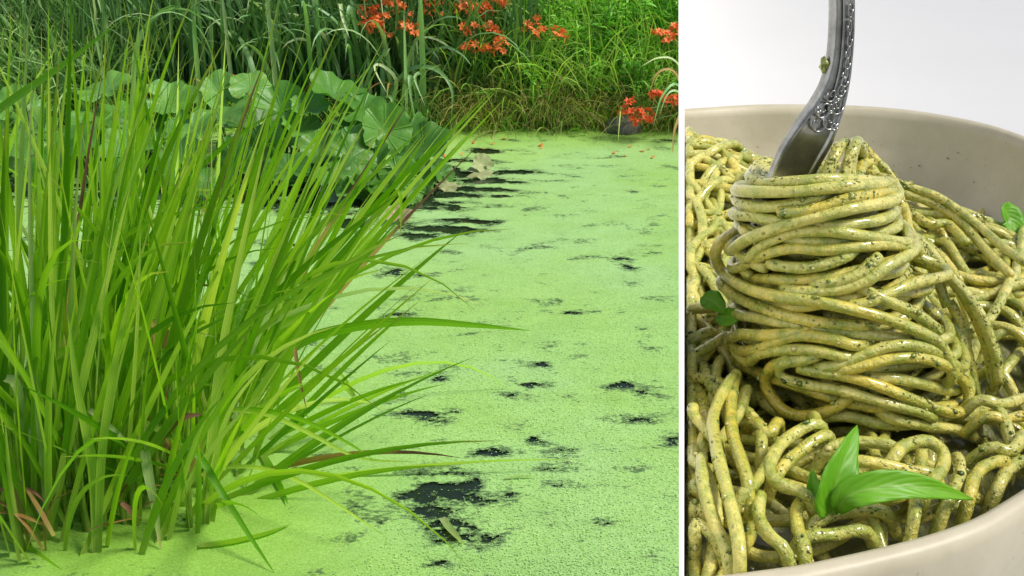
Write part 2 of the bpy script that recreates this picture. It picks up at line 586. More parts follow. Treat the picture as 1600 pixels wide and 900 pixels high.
def basil_mat():
    k = NT('basil_leaf')
    u, v = k.uvxy()
    g = k.coord()
    c = k.mix(k.step(k.noise(g, 60., 3.), .35, .7), (.14, .40, .014), (.21, .50, .025))
    mid = k.math('ABSOLUTE', k.math('SUBTRACT', u, .5))
    c = k.mix(k.math('MULTIPLY', k.step(mid, .06, .01), .6), c, (.30, .50, .10))
    ang = k.math('ABSOLUTE', k.math('SINE', k.math('ADD', k.math('MULTIPLY', v, 24.), k.math('MULTIPLY', mid, -16.))))
    c = k.mix(k.math('MULTIPLY', k.step(ang, .16, .03), .14), c, (.24, .46, .07))
    p = k.bsdf(c, .42, k.bump(ang, .14, .001), Specular_IOR_Level=.4)
    tr = k.n('ShaderNodeBsdfTranslucent')
    k.t.links.new(k.mix(1.0, c, (1.3, 1.3, .6), 'MULTIPLY'), tr.inputs[0])
    mx = k.n('ShaderNodeMixShader')
    mx.inputs[0].default_value = .4
    k.t.links.new(p, mx.inputs[1])
    k.t.links.new(tr.outputs[0], mx.inputs[2])
    return k.end(mx.outputs[0])


def bowl_mat():
    k = NT('stoneware_glaze')
    g = k.coord()
    c = k.mix(k.step(k.noise(g, 24., 6., .7), .38, .66), (.40, .365, .26), (.48, .445, .335))
    spk = k.step(k.vor(g, 260.), .16, .10)
    c = k.mix(k.math('MULTIPLY', spk, k.math('MULTIPLY', k.step(k.noise(g, 90., 2.), .5, .6), .5)), c, (.28, .22, .14))
    return k.end(k.bsdf(c, .45, k.bump(k.noise(g, 60., 4.), .12, .002), Specular_IOR_Level=.4))


M['soil'], M['water'], M['duckweed'], M['frond'], M['pad'] = soil_mat(), water_mat(), duckweed_mat(), frond_mat(), pad_mat()
M['noodle'], M['shade_filler'], M['fleck'], M['steel'], M['basil'], M['bowl'] = noodle_mat(), shade_filler_mat(), fleck_mat(), steel_mat(), basil_mat(), bowl_mat()

# ------------------------------------------------------------------ setting: ground, water, duckweed
BX0, BX1, BY0, BY1 = -5.2, 1.75, 1.75, 6.32


def inside(x, y):
    """Distance to the pond's edge, positive over the water."""
    wob = 0.10 * (fbm(x * 1.3, y * 1.3, 3) - .5) * 2
    return np.minimum(np.minimum(x - BX0, BX1 - x), np.minimum(y - BY0, BY1 - y)) + wob


def ground_z(x, y):
    d = inside(x, y)
    t = np.clip(-d / 0.9, 0, 1)
    t = t * t * (3 - 2 * t)
    z = np.where(d > 0, -0.45 * np.clip(d / .5, 0, 1) - .02, .36 * t - .02)
    return z + .05 * (fbm(x * 2, y * 2, 9) - .5) * (d < 0)


gx = np.unique(np.r_[-260, -160, -90, -50, -30, -18, -12, np.linspace(-8, 5, 105), 8, 12, 18, 30, 50, 90, 160, 260])
gy = np.unique(np.r_[-260, -160, -90, -50, -30, -18, -10, -5, np.linspace(-2, 11, 105), 14, 18, 30, 50, 90, 160, 260])
X, Y = np.meshgrid(gx, gy)
nx, ny = len(gx), len(gy)
i, j = np.meshgrid(np.arange(ny - 1), np.arange(nx - 1), indexing='ij')
F = np.stack([i * nx + j, i * nx + j + 1, (i + 1) * nx + j + 1, (i + 1) * nx + j], -1).reshape(-1, 4)
mesh('ground', np.stack([X, Y, ground_z(X, Y)], -1), F, M['soil'], kind='structure')
mesh('water', [(BX0 - .4, BY0 - .4, 0), (BX1 + .4, BY0 - .4, 0), (BX1 + .4, BY1 + .4, 0), (BX0 - .4, BY1 + .4, 0)], [[0, 1, 2, 3]], M['water'], kind='structure')

# gaps in the duckweed, and shade under the left round leaves drawn as gaps: (px, py, half width px, half height px, strength)
GAPS_AND_SHADE = [(700, 778, 60, 16, 1.0), (690, 798, 50, 12, .85), (735, 765, 45, 8, .7), (725, 838, 55, 22, .9), (700, 862, 30, 9, .6), (690, 884, 44, 7, .8), (668, 648, 46, 7, 1.0), (650, 652, 22, 6, .6),
        (700, 688, 32, 6, .9), (768, 710, 30, 7, .95), (740, 706, 26, 5, .7), (742, 758, 22, 9, .7), (680, 594, 18, 5, .8), (852, 571, 10, 4, .9),
        (890, 490, 34, 4, .7), (905, 735, 40, 7, .55), (935, 820, 26, 9, .55), (830, 690, 12, 5, .8), (980, 610, 36, 14, .5), (1040, 690, 32, 8, .55), (905, 705, 40, 4, .5),
        (558, 838, 22, 8, .6), (826, 606, 16, 6, .6), (620, 495, 26, 4, .5), (940, 490, 60, 3, .4), (690, 742, 40, 10, .5), (640, 702, 30, 5, .5), (1010, 655, 50, 5, .4),
        (830, 800, 36, 8, .42), (800, 620, 30, 6, .4), (880, 540, 40, 5, .4), (1000, 470, 40, 4, .35), (960, 880, 40, 6, .4), (870, 760, 30, 5, .4), (560, 790, 30, 6, .3),
        (690, 305, 70, 5, .9), (668, 292, 50, 4, .9), (655, 322, 46, 8, .95), (700, 318, 40, 3, .7), (740, 297, 50, 4, .95), (780, 284, 56, 4, .95), (800, 271, 34, 3, 1.0), (755, 238, 26, 3, 1.0), (715, 252, 36, 4, 1.0), (680, 270, 60, 8, 1.2),
        (664, 370, 32, 6, .95), (690, 359, 44, 6, .95), (735, 348, 36, 3, .85), (700, 345, 50, 2, .5), (625, 290, 60, 30, 1.3), (560, 300, 60, 24, 1.2), (540, 350, 34, 6, 1.1), (470, 300, 110, 30, .9), (380, 270, 140, 40, .9), (200, 270, 160, 40, .9), (40, 260, 120, 40, .9),  # widest ones: shade under the left leaves, drawn as open water
        (840, 390, 30, 3, .5), (640, 430, 40, 4, .4), (930, 402, 30, 3, .4), (990, 420, 40, 3, .35), (840, 470, 30, 3, .4)]


def gap_shade_field(x, y):
    g = np.zeros_like(x)
    for px, py, a, b, s in GAPS_AND_SHADE:
        c = on_z(px, py, 0)
        hx = on_z(px + a, py, 0)[0] - c[0]
        hy = abs(on_z(px, py - b, 0)[1] - on_z(px, py + b, 0)[1]) / 2
        q = ((x - c[0]) / hx) ** 2 + ((y - c[1]) / hy) ** 2
        g = np.maximum(g, s * (.9 if py > 420 and b < 12 else 1.0) * np.exp(-.5 * q))
    nz = fbm(x * 9, y * 12, 21, 6)
    big = fbm(x * 1.1, y * 1.6, 33, 3)
    st = fbm(x * 7, y * 15, 55, 5)
    fine = fbm(x * 34, y * 52, 77, 3) - .5
    return g * .60 + (nz - .5) * .95 + fine * (.12 + .25 * np.clip(g * 1.6, 0, 1)) + np.clip(st - .54, 0, 1) * 1.15 * np.clip(big * 2 - .7, 0, 1)


STEP = .008
dx = np.arange(-3.4, BX1 + .1, STEP)
dy = np.arange(BY0 - .05, BY1 + .06, STEP)
X, Y = np.meshgrid(dx, dy)
G = gap_shade_field(X, Y)
nx, ny = len(dx), len(dy)
Z = .004 + .002 * (fbm(X * 16, Y * 16, 5, 2) - .5)
yel = np.clip((fbm(X * 1.4, Y * 1.4, 71, 3) - .52) * 2, 0, .25)
yel = np.maximum(yel, np.exp(-(((X + .95) / .62) ** 2 + ((Y - 2.45) / .6) ** 2)))         # yellower weed at the reeds' feet
yel = np.maximum(yel, np.clip((Y - 5.85) / .45, 0, 1) * .9)                                # and along the far bank
i, j = np.meshgrid(np.arange(ny - 1), np.arange(nx - 1), indexing='ij')
keep = (G[:-1, :-1] + G[1:, 1:] + G[1:, :-1] + G[:-1, 1:]) / 4 < .85
F = np.stack([i * nx + j, i * nx + j + 1, (i + 1) * nx + j + 1, (i + 1) * nx + j], -1)[keep]
dw = mesh('duckweed', np.stack([X, Y, Z], -1), F, M['duckweed'], kind='stuff', att=yel)
ta = dw.data.attributes.new('thin', 'FLOAT', 'POINT')
ta.data.foreach_set('value', np.clip(G, -.3, 1).astype(np.float32).ravel())

# loose fronds: small tilted discs over the sheet and crumbling into the gaps
NF = 100000
fy = 2.05 + (5.6 - 2.05) * rng.random(NF) ** 1.7
fx = (-.46 + rng.random(NF) * .62) * (fy * CT + CAMZ * ST)
gf = gap_shade_field(fx, fy)
near = np.exp(-(((fx + .95) / .62) ** 2 + ((fy - 2.45) / .6) ** 2))
ok = (near < .3 * rng.random(NF) + .1) & (gf < .12 + .50 * rng.random(NF) ** 2) & (fx < BX1)
fx, fy = fx[ok], fy[ok]
n = len(fx)
r = .0011 + .0013 * rng.random(n)
a0 = rng.random(n) * 6.283
k6 = np.arange(5) / 5 * 6.283
tx, ty = rng.normal(0, .16, n), rng.normal(0, .16, n)
cx, cy = np.cos(a0[:, None] + k6) * r[:, None], np.sin(a0[:, None] + k6) * r[:, None] * .75
V = np.stack([fx[:, None] + cx, fy[:, None] + cy, .0075 + tx[:, None] * cx + ty[:, None] * cy], -1).reshape(-1, 3)
F = np.arange(n * 5).reshape(n, 5)
mesh('duckweed_fronds', V, F, M['frond'], kind='stuff', smooth=False, att=np.repeat(rng.random(n), 5))


# ------------------------------------------------------------------ reeds
def add_leaves(parent, B, mname='reed', name='leaf', **kw):
    V, F, uv = blades(B, **kw)
    for v in V:
        mesh(name, v.reshape(-1, 3), F, M[mname], parent, uv)


def reed_clump(label, n, xr, yr, tilt, lean_spread, Lr, Wr, droop, cat='reeds', name='reed_clump', az=0.0, group=None, mats=('reed',)):
    bx = rng.uniform(*xr, n)
    by = rng.uniform(*yr, n)
    root = thing(name, label, cat, (np.mean(xr), np.mean(yr), 0), group)
    B = np.stack([bx, by, np.full(n, -.03)], -1)
    fr = (bx - xr[0]) / (xr[1] - xr[0])
    th0 = np.abs(np.radians(tilt[0] + (tilt[1] - tilt[0]) * fr) + rng.normal(0, lean_spread, n))
    phi = az + rng.normal(0, 1.0, n)
    L = rng.uniform(*Lr, n)
    W = rng.uniform(*Wr, n)
    dth = np.abs(rng.normal(droop, droop * .6, n)) + (rng.random(n) < .09) * rng.uniform(.7, 1.6, n)
    psi = rng.normal(1.2, .5, n) * rng.choice([-1, 1], n)
    V, F, uv = blades(B, phi, th0, dth, L, W, S=10, power=1.7, psi=psi, dphi=rng.normal(0, .15, n), taper=2.6)
    for q, v in enumerate(V):
        mesh('leaf', v.reshape(-1, 3), F, M['reed_dry' if q % 41 == 17 else 'reed_pale' if q % 23 == 11 else 'reed'], root, uv)
    return root


grp = 'reeds standing in the duckweed'
R1 = reed_clump('tall upright reeds furthest left in the duckweed, rising from its near corner', 130, (-1.5, -1.02), (2.24, 3.1), (3, 20), .15, (.8, 1.3), (.012, .028), .12, group=grp)
R2 = reed_clump('dense tall reed clump leaning right in front of the big round leaves', 195, (-1.3, -.76), (2.45, 3.4), (10, 33), .16, (.8, 1.32), (.012, .028), .12, group=grp)
R3 = reed_clump('low reeds sprawling right in long flat arches over open duckweed', 44, (-.90, -.70), (2.5, 3.1), (28, 58), .20, (.55, .95), (.010, .022), .24, group=grp)
R4 = reed_clump('short stout young reeds at the near foot of the dense clump', 34, (-1.22, -.76), (2.27, 2.5), (6, 22), .12, (.35, .75), (.014, .024), .25, group=grp)

# single blades that the photograph shows clearly, each drawn from its foot to its tip
def drawn(root, pts, w, mat='reed', name='leaf', label=None, **kw):
    P = [on_y(px, py, y) for px, py, y in pts]
    V, F, uv = path_blade(P, w, **kw)
    o = mesh(name, V, F, M[mat], root, uv)
    if label:
        o['label'] = label
    return o


drawn(R3, [(400, 590, 2.85), (470, 535, 2.83), (545, 512, 2.8), (640, 502, 2.76), (740, 508, 2.74), (832, 517, 2.72)], .030, base_w=.9, taper=3.0)
drawn(R3, [(330, 640, 2.6), (410, 645, 2.58), (480, 675, 2.55), (560, 715, 2.52), (655, 722, 2.5)], .014)
drawn(R3, [(320, 640, 2.6), (400, 640, 2.55), (470, 655, 2.5), (540, 690, 2.45), (590, 722, 2.42)], .014)
drawn(R3, [(340, 730, 2.5), (400, 730, 2.46), (460, 748, 2.4), (530, 790, 2.33), (608, 842, 2.27)], .012,)
drawn(R3, [(420, 520, 2.9), (480, 490, 2.88), (540, 440, 2.86), (600, 420, 2.84)], .015)
drawn(R3, [(330, 560, 2.8), (430, 460, 2.78), (520, 380, 2.76), (625, 300, 2.72)], .022)
drawn(R3, [(360, 560, 2.8), (460, 470, 2.76), (560, 400, 2.72), (630, 365, 2.7)], .016)
drawn(R3, [(570, 352, 2.74), (600, 325, 2.73), (622, 298, 2.72), (627, 330, 2.71), (625, 372, 2.7)], .012)
drawn(R4, [(225, 660, 2.42), (300, 700, 2.38), (350, 775, 2.33), (395, 845, 2.26), (432, 900, 2.2)], .019)
drawn(R4, [(222, 668, 2.40), (230, 730, 2.37), (243, 800, 2.33), (252, 870, 2.29)], .026, 'reed_pale', label='broad pale bent reed leaf')
drawn(R4, [(140, 640, 2.42), (175, 670, 2.40), (205, 695, 2.38)], .017, 'reed_pale')
drawn(R1, [(8, 590, 2.45), (25, 600, 2.43), (34, 650, 2.42), (30, 735, 2.41)], .024, 'reed_pale')
drawn(R1, [(-60, 215, 2.65), (20, 155, 2.6), (100, 100, 2.55), (195, 28, 2.5)], .026)
drawn(R1, [(0, 830, 2.35), (40, 855, 2.3), (90, 890, 2.22), (120, 915, 2.18)], .02)
drawn(R1, [(85, 560, 2.5), (100, 380, 2.48), (106, 200, 2.46), (112, -20, 2.44)], .02)
drawn(R2, [(235, 560, 2.6), (239, 500, 2.55), (245, 560, 2.53), (248, 625, 2.52)], .014, 'reed_dry', label='yellow and brown dry reed leaf hanging down')
drawn(R3, [(458, 530, 2.75), (463, 560, 2.73), (470, 600, 2.72), (479, 640, 2.71)], .011, 'reed_dry', label='dark brown dead reed leaf hanging down')
drawn(R4, [(245, 690, 2.4), (265, 665, 2.39), (285, 652, 2.38), (318, 647, 2.37)], .03, 'reed_pink', label='withered pinkish brown reed leaf')
drawn(R1, [(0, 765, 2.36), (35, 764, 2.35), (55, 770, 2.34), (70, 785, 2.33)], .012, 'reed_pink')
drawn(R2, [(190, 785, 2.36), (205, 800, 2.35), (215, 825, 2.34)], .014, 'reed_pink')
R5 = thing('reed_shoot', 'pair of thick pale reed shoots standing apart at right foot of the reeds', 'reed shoot', on_z(322, 822, 0))
for pts, w in (([(318, 832, 2.40), (330, 700, 2.42), (345, 560, 2.46), (380, 380, 2.52), (420, 200, 2.6)], .026), ([(328, 830, 2.41), (345, 690, 2.44), (372, 540, 2.5), (440, 380, 2.58)], .024),
               ([(322, 828, 2.40), (332, 740, 2.41), (360, 640, 2.44), (420, 560, 2.5)], .018)):
    drawn(R5, pts, w)
R6 = thing('reed_shoot', 'single stout yellow green reed shoot at the near edge of the reeds', 'reed shoot', on_z(150, 866, 0))
for pts, w in (([(150, 872, 2.28), (146, 740, 2.30), (120, 600, 2.33), (105, 480, 2.36)], .026), ([(153, 872, 2.285), (160, 700, 2.30), (190, 520, 2.35), (240, 330, 2.4)], .022)):
    drawn(R6, pts, w)
# stem sheaths at the feet
for root, n, xr, yr in ((R2, 34, (-1.2, -.76), (2.36, 2.7)), (R1, 20, (-1.4, -1.02), (2.24, 2.5))):
    for q in range(n):
        b = V3(rng.uniform(*xr), rng.uniform(*yr), -.03)
        t = b + V3(rng.uniform(0, .08), rng.uniform(-.02, .04), rng.uniform(.25, .55))
        V, F, uv = tube(catmull([b, (b + t) / 2 + V3(-.008, 0, 0), t], 6), np.linspace(.011, .0012, 6) ** 1.0 * rng.uniform(.7, 1.1), 6)
        mesh('sheath', V, F, M['reed'], root, np.stack([uv[:, 0], uv[:, 1] * .2], -1))


# dead sheaths and broken blades matted at the feet
for root, n, xr, yr in ((R2, 26, (-1.2, -.72), (2.34, 2.9)), (R1, 16, (-1.42, -1.0), (2.24, 2.6))):
    bx, by = rng.uniform(*xr, n), rng.uniform(*yr, n)
    add_leaves(root, np.stack([bx, by, rng.uniform(.0, .12, n)], -1), 'reed_dry', phi=rng.uniform(0, 6.28, n), th0=np.abs(rng.normal(.9, .5, n)), dth=rng.uniform(.2, 1.4, n), L=rng.uniform(.08, .26, n), W=rng.uniform(.006, .016, n), S=6)

# floating bits of reed leaf
def floating(label, pts, w, mat='reed', z=.012):
    P = [on_z(px, py, z) for px, py in pts]
    c = np.mean(P, 0)
    V, F, uv = path_blade(P, w, face=(0, 0, 1), S=8)
    o = mesh('fallen_leaf', V - c, F, M[mat], None, uv)
    o.location = c
    return tag(o, label, 'fallen leaf')


floating('yellow green leaf piece floating on the largest dark gap', [(690, 808), (702, 824), (714, 838), (726, 852)], .022, 'reed_pale')
floating('bright green blade lying flat on duckweed beside the reed foot', [(310, 852), (360, 846), (420, 832), (455, 818)], .024)
floating('thin green blade lying slantwise under the reed arches', [(408, 705), (425, 735), (440, 765), (450, 788)], .022)
floating('fine yellow stalk lying level on pale duckweed below centre', [(790, 746), (815, 744), (840, 744)], .010, 'reed_pale')
fl = thing('broken_reed', 'broken reed tip standing as a green V out of duckweed', 'broken reed', on_z(552, 618, 0))
for pts in ([(553, 620, 3.05), (540, 605, 3.03), (525, 592, 3.01), (508, 585, 3.0)], [(553, 620, 3.05), (546, 606, 3.04), (538, 592, 3.03), (528, 578, 3.02)]):
    drawn(fl, pts, .016)


# ------------------------------------------------------------------ big round leaves (at the far left of the open water)
def pad(parent, c, r, tilt, az, name='leaf', cup=.22, mat='pad', stem=True):
    rings, segs = 6, 40
    a = np.linspace(0, 2 * math.pi, segs, endpoint=False)
    ph, p2 = rng.random() * 6.28, rng.random() * 6.28
    edge = 1 + .05 * np.sin(5 * a + ph) + .045 * np.sin(9 * a + p2) + .025 * np.sin(17 * a + ph)
    edge *= 1 - .72 * np.exp(-((np.minimum(a, 2 * math.pi - a)) / .17) ** 2)
    V, U = [(0, 0, 0)], [(0, 0)]
    for q in range(1, rings + 1):
        t = q / rings
        rr = r * t * (edge * t + (1 - t))
        z = cup * r * t ** 1.5 + r * .11 * t * t * np.sin(3 * a + ph) + r * .075 * t ** 3 * np.sin(8 * a + p2) - r * .12 * t ** 4
        z = z + r * .02 * t * np.abs(np.sin(9 * a / 2))
        V += list(zip(rr * np.cos(a), rr * np.sin(a), z))
        U += [(x / (2 * math.pi), t) for x in a]
    F = [[0, 1 + k, 1 + (k + 1) % segs] for k in range(segs)]
    for q in range(rings - 1):
        o = 1 + q * segs
        F += [[o + k, o + segs + k, o + segs + (k + 1) % segs, o + (k + 1) % segs] for k in range(segs)]
    V = np.array(V)
    spin = rng.random() * 6.28
    R0 = np.array([[math.cos(spin), -math.sin(spin), 0], [math.sin(spin), math.cos(spin), 0], [0, 0, 1]])
    ax = V3(-math.sin(az), math.cos(az), 0)
    K = np.array([[0, -ax[2], ax[1]], [ax[2], 0, -ax[0]], [-ax[1], ax[0], 0]])
    R = np.eye(3) + math.sin(tilt) * K + (1 - math.cos(tilt)) * K @ K
    V = V @ R0.T @ R.T + c
    o = mesh(name, V, F, M[mat], parent, np.array(U))
    if stem:
        foot = V3(c[0] + rng.normal(0, .05), c[1] + .06 + rng.random() * .08, -.03)
        midp = (foot + c) / 2 + V3(rng.normal(0, .02), .03, .03)
        sv, sf, su = tube(catmull([foot, midp, c], 7), np.linspace(.008, .005, 7), 6)
        mesh('leaf_stalk', sv, sf, M['stem'], parent)
    return o


def pad_plant(label, rows, extra=8):
    cs = [on_y(px, py, y) for px, py, y, *_ in rows]
    base = np.mean(cs, 0)
    base[2] = 0
    root = thing('butterbur', label, 'plant', base, 'big round leaved plants at the water')
    for (px, py, y, wpx, tl, az), c in zip(rows, cs):
        c[2] = max(c[2], .03)
        d = c[1] * CT + (CAMZ - c[2]) * ST
        c[2] = max(.03, c[2] + rng.normal(0, .015))
        pad(root, c, wpx / 2 / FPX * d * rng.uniform(.92, 1.18), math.radians(tl + rng.normal(0, 11)), math.radians(az + rng.normal(0, 35)), cup=rng.uniform(.15, .6))
    for q in range(extra):                              # lower leaves filling the mound
        px, py, y, wpx, tl, az = rows[rng.integers(len(rows))]
        c = on_y(px + rng.normal(0, 26), py + rng.uniform(0, 34), y + rng.uniform(.05, .3))
        c[2] = np.clip(c[2] - .02, .03, .42)
        pad(root, c, wpx / 2 / FPX * (c[1] * CT + (CAMZ - c[2]) * ST) * rng.uniform(.75, 1.05), math.radians(tl + rng.normal(0, 12)), math.radians(az + rng.normal(0, 40)), cup=rng.uniform(.1, .4))
    return root


# rows: px, py, distance, width px, tilt and its direction in degrees (-90 is towards the camera)
pad_plant('big scalloped green leaves overhanging the dark open water, right of the reeds',
          [(522, 150, 5.45, 88, 34, -80), (566, 170, 5.4, 62, 20, -40), (484, 172, 5.4, 62, 30, -100), (545, 205, 5.3, 84, 28, -70), (602, 222, 5.25, 78, 38, -95), (662, 234, 5.2, 84, 30, -60),
           (640, 206, 5.4, 56, 22, -40), (585, 252, 5.12, 70, 42, -110), (548, 250, 5.1, 74, 34, -80), (622, 270, 5.05, 66, 40, -70), (656, 268, 5.1, 54, 46, -60), (572, 286, 5.0, 66, 36, -90),
           (528, 275, 5.0, 60, 30, -110), (688, 268, 5.1, 44, 40, -30), (600, 292, 5.0, 44, 40, -70), (500, 225, 5.2, 70, 30, -90), (470, 205, 5.35, 66, 24, -80), (520, 190, 5.5, 60, 14, -90),
           (610, 190, 5.5, 54, 16, -60), (585, 205, 5.45, 60, 20, 20), (640, 288, 5.0, 50, 50, -80), (560, 225, 5.2, 70, 44, -90), (548, 292, 4.98, 50, 45, -90)])
pad_plant('big grey green leaves half hidden behind the leaning reed blades',
          [(440, 168, 5.5, 84, 28, -90), (400, 205, 5.35, 88, 30, -70), (345, 185, 5.5, 90, 26, -100), (300, 212, 5.4, 86, 34, -80), (262, 168, 5.7, 84, 24, -90), (345, 142, 5.8, 70, 30, -60),
           (420, 240, 5.15, 84, 30, -80), (365, 250, 5.1, 84, 26, -90), (285, 258, 5.15, 80, 32, -100), (392, 142, 5.8, 66, 22, -70), (450, 262, 5.0, 74, 30, -90), (320, 290, 5.0, 70, 28, -70)])
pad_plant('big pale green leaves behind the reeds at far left',
          [(170, 152, 5.8, 76, 26, -90), (60, 200, 5.5, 84, 30, -70), (110, 226, 5.3, 88, 28, -100), (205, 232, 5.3, 86, 32, -80), (28, 236, 5.2, 80, 26, -60), (150, 190, 5.6, 80, 24, -90),
           (225, 190, 5.6, 74, 26, -110), (90, 262, 5.1, 80, 28, -80), (180, 278, 5.0, 76, 30, -90), (20, 170, 5.7, 74, 26, -90), (-30, 215, 5.4, 80, 26, -90)])


def flat_leaf(name, label, px, py, wpx, mat, squash=.6, lift=.02, tl=14, az=-90, cup=.3):
    c = on_z(px, py, lift)
    root_r = wpx / 2 / FPX * (c[1] * CT + (CAMZ - lift) * ST)
    o = pad(None, V3(0, 0, 0), root_r, math.radians(tl), math.radians(az), name, cup, mat, False)
    o.location = c
    return tag(o, label, 'leaf')


flat_leaf('dead_leaf', 'pale whitish grey leaf lying at the water below the big round leaves', 527, 304, 52, 'grey_leaf', tl=40, az=-70)
flat_leaf('dead_leaf', 'creamy yellow leaf standing up from the dark water gap', 752, 257, 34, 'pale_leaf', lift=.04, tl=58, az=-60, cup=.5)
flat_leaf('dead_leaf', 'pale yellow leaf floating flat beside the dark water gap', 748, 271, 44, 'pale_leaf', lift=.012, tl=8, cup=.1)
flat_leaf('dead_leaf', 'tan curled dead leaf lying on duckweed in front of the dark water', 622, 342, 46, 'tan_leaf', tl=18, cup=.5)
flat_leaf('dead_leaf', 'small yellow green floating leaf between streaks of dark water', 700, 291, 40, 'pale_leaf', lift=.01, tl=4, cup=.1)

# ------------------------------------------------------------------ iris clumps along the far bank
irises = [('tall grey green iris clump furthest left on the far bank', -2.85, 6.75, 30, .75), ('iris clump behind the left big leaves, tips arching over', -2.35, 6.6, 32, .8),
          ('iris clump with pale drooping tips behind the reed tops', -1.85, 6.65, 34, .85), ('iris clump in the middle of the dark row behind the reeds', -1.38, 6.6, 34, .85),
          ('dark upright iris clump directly above the big scalloped leaves', -.98, 6.65, 36, .88), ('iris clump with a long pale leaf bending left of the orange flowers', -.62, 6.6, 30, .85)]
for lab, x, y, n, h in irises:
    root = thing('iris_clump', lab, 'iris', (x, y, float(ground_z(np.array(x), np.array(y)))), 'iris clumps along the far bank')
    B = np.stack([rng.normal(x, .16, n), rng.normal(y, .14, n), np.full(n, root.location.z - .02)], -1)
    up = rng.random(n) < .35
    add_leaves(root, B, 'iris', phi=rng.uniform(0, 6.28, n), th0=np.abs(rng.normal(.1, .09, n)), dth=np.where(up, np.abs(rng.normal(.3, .2, n)), rng.uniform(1.6, 2.9, n)), L=rng.uniform(.7, 1.15, n) * h,
               W=rng.uniform(.022, .038, n), S=12, power=np.float64(2.4), psi=rng.normal(0, .5, n), taper=3.0, base_w=.8)
    for q in range(2):
        b = V3(rng.normal(x, .12), rng.normal(y - .12, .05), root.location.z)
        add_leaves(root, [b], 'iris_dry', phi=[rng.uniform(3.6, 5.8)], th0=[.2], dth=[2.3], L=[.5 * h], W=[.02], S=10)
# bright arching straps under the orange flowers
DL = thing('iris_clump', 'pale strap leaves arching over the dark bank below the left orange flowers', 'iris', on_y(640, 190, 6.35) * V3(1, 1, 0) + V3(0, 0, .1), 'iris clumps along the far bank')
for pts, w in (([(600, 150, 6.45), (640, 108, 6.38), (680, 108, 6.3), (706, 140, 6.24), (704, 200, 6.2)], .03), ([(655, 185, 6.4), (650, 140, 6.36), (640, 118, 6.32), (642, 150, 6.26), (650, 190, 6.22)], .026),
               ([(600, 185, 6.45), (620, 130, 6.38), (600, 104, 6.34), (585, 106, 6.3), (607, 150, 6.24)], .024), ([(640, 190, 6.4), (660, 120, 6.35), (648, 122, 6.3), (664, 165, 6.22)], .024),
               ([(560, 190, 6.45), (590, 160, 6.4), (610, 152, 6.3), (622, 190, 6.2)], .026), ([(650, 150, 6.5), (645, 90, 6.42), (650, 60, 6.4), (654, 100, 6.36)], .016),
               ([(560, 170, 6.5), (580, 110, 6.42), (608, 76, 6.38), (600, 90, 6.34)], .02), ([(560, 60, 6.4), (548, 10, 6.36), (542, 40, 6.3), (540, 95, 6.25)], .028),
               ([(640, 100, 6.5), (690, 74, 6.4), (720, 84, 6.32), (738, 104, 6.28)], .018), ([(540, 60, 6.4), (532, 6, 6.36), (536, 30, 6.3), (546, 60, 6.25)], .024)):
    drawn(DL, pts, w, 'iris')


# ------------------------------------------------------------------ masses of fine growth nobody could count
def blade_mass(name, n, xr, yr, Lr, Wr, th, dth, mat, S=5, phi=None, zlift=0., **kw):
    bx, by = rng.uniform(*xr, n), rng.uniform(*yr, n)
    B = np.stack([bx, by, ground_z(bx, by) + zlift], -1)
    ph = rng.uniform(0, 6.28, n) if phi is None else rng.normal(phi[0], phi[1], n)
    V, F, uv = blades(B, ph, np.abs(rng.normal(*th, n)), np.abs(rng.normal(*dth, n)), rng.uniform(*Lr, n), rng.uniform(*Wr, n), S=S, psi=rng.normal(0, .6, n), **kw)
    v, f, u, t = bulk(V, F, uv)
    return mesh(name, v, f, M[mat], None, u, kind='stuff', att=t)


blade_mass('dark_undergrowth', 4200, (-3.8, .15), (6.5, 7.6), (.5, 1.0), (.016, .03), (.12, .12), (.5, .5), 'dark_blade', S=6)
blade_mass('grey_green_grass', 2600, (-3.8, -2.2), (6.35, 7.1), (.4, .8), (.010, .02), (.2, .15), (1.2, .7), 'sage_blade', S=7)
blade_mass('bank_grass', 7500, (-.35, 2.6), (6.45, 7.7), (.35, .75), (.006, .013), (.2, .2), (1.3, .7), 'bank_grass', S=6)
blade_mass('dry_grass', 2400, (-.45, 2.4), (6.30, 6.75), (.22, .5), (.004, .009), (.35, .3), (1.9, .6), 'straw', S=6, phi=(-1.5, .7))
blade_mass('waterside_grass', 2400, (-4.0, 2.4), (6.28, 6.5), (.12, .32), (.005, .011), (.3, .25), (1.2, .6), 'bank_grass', S=5)
blade_mass('meadow_grass', 9000, (-6, 4), (7.4, 9.5), (.3, .8), (.010, .022), (.2, .2), (1.0, .6), 'bank_grass', S=4)


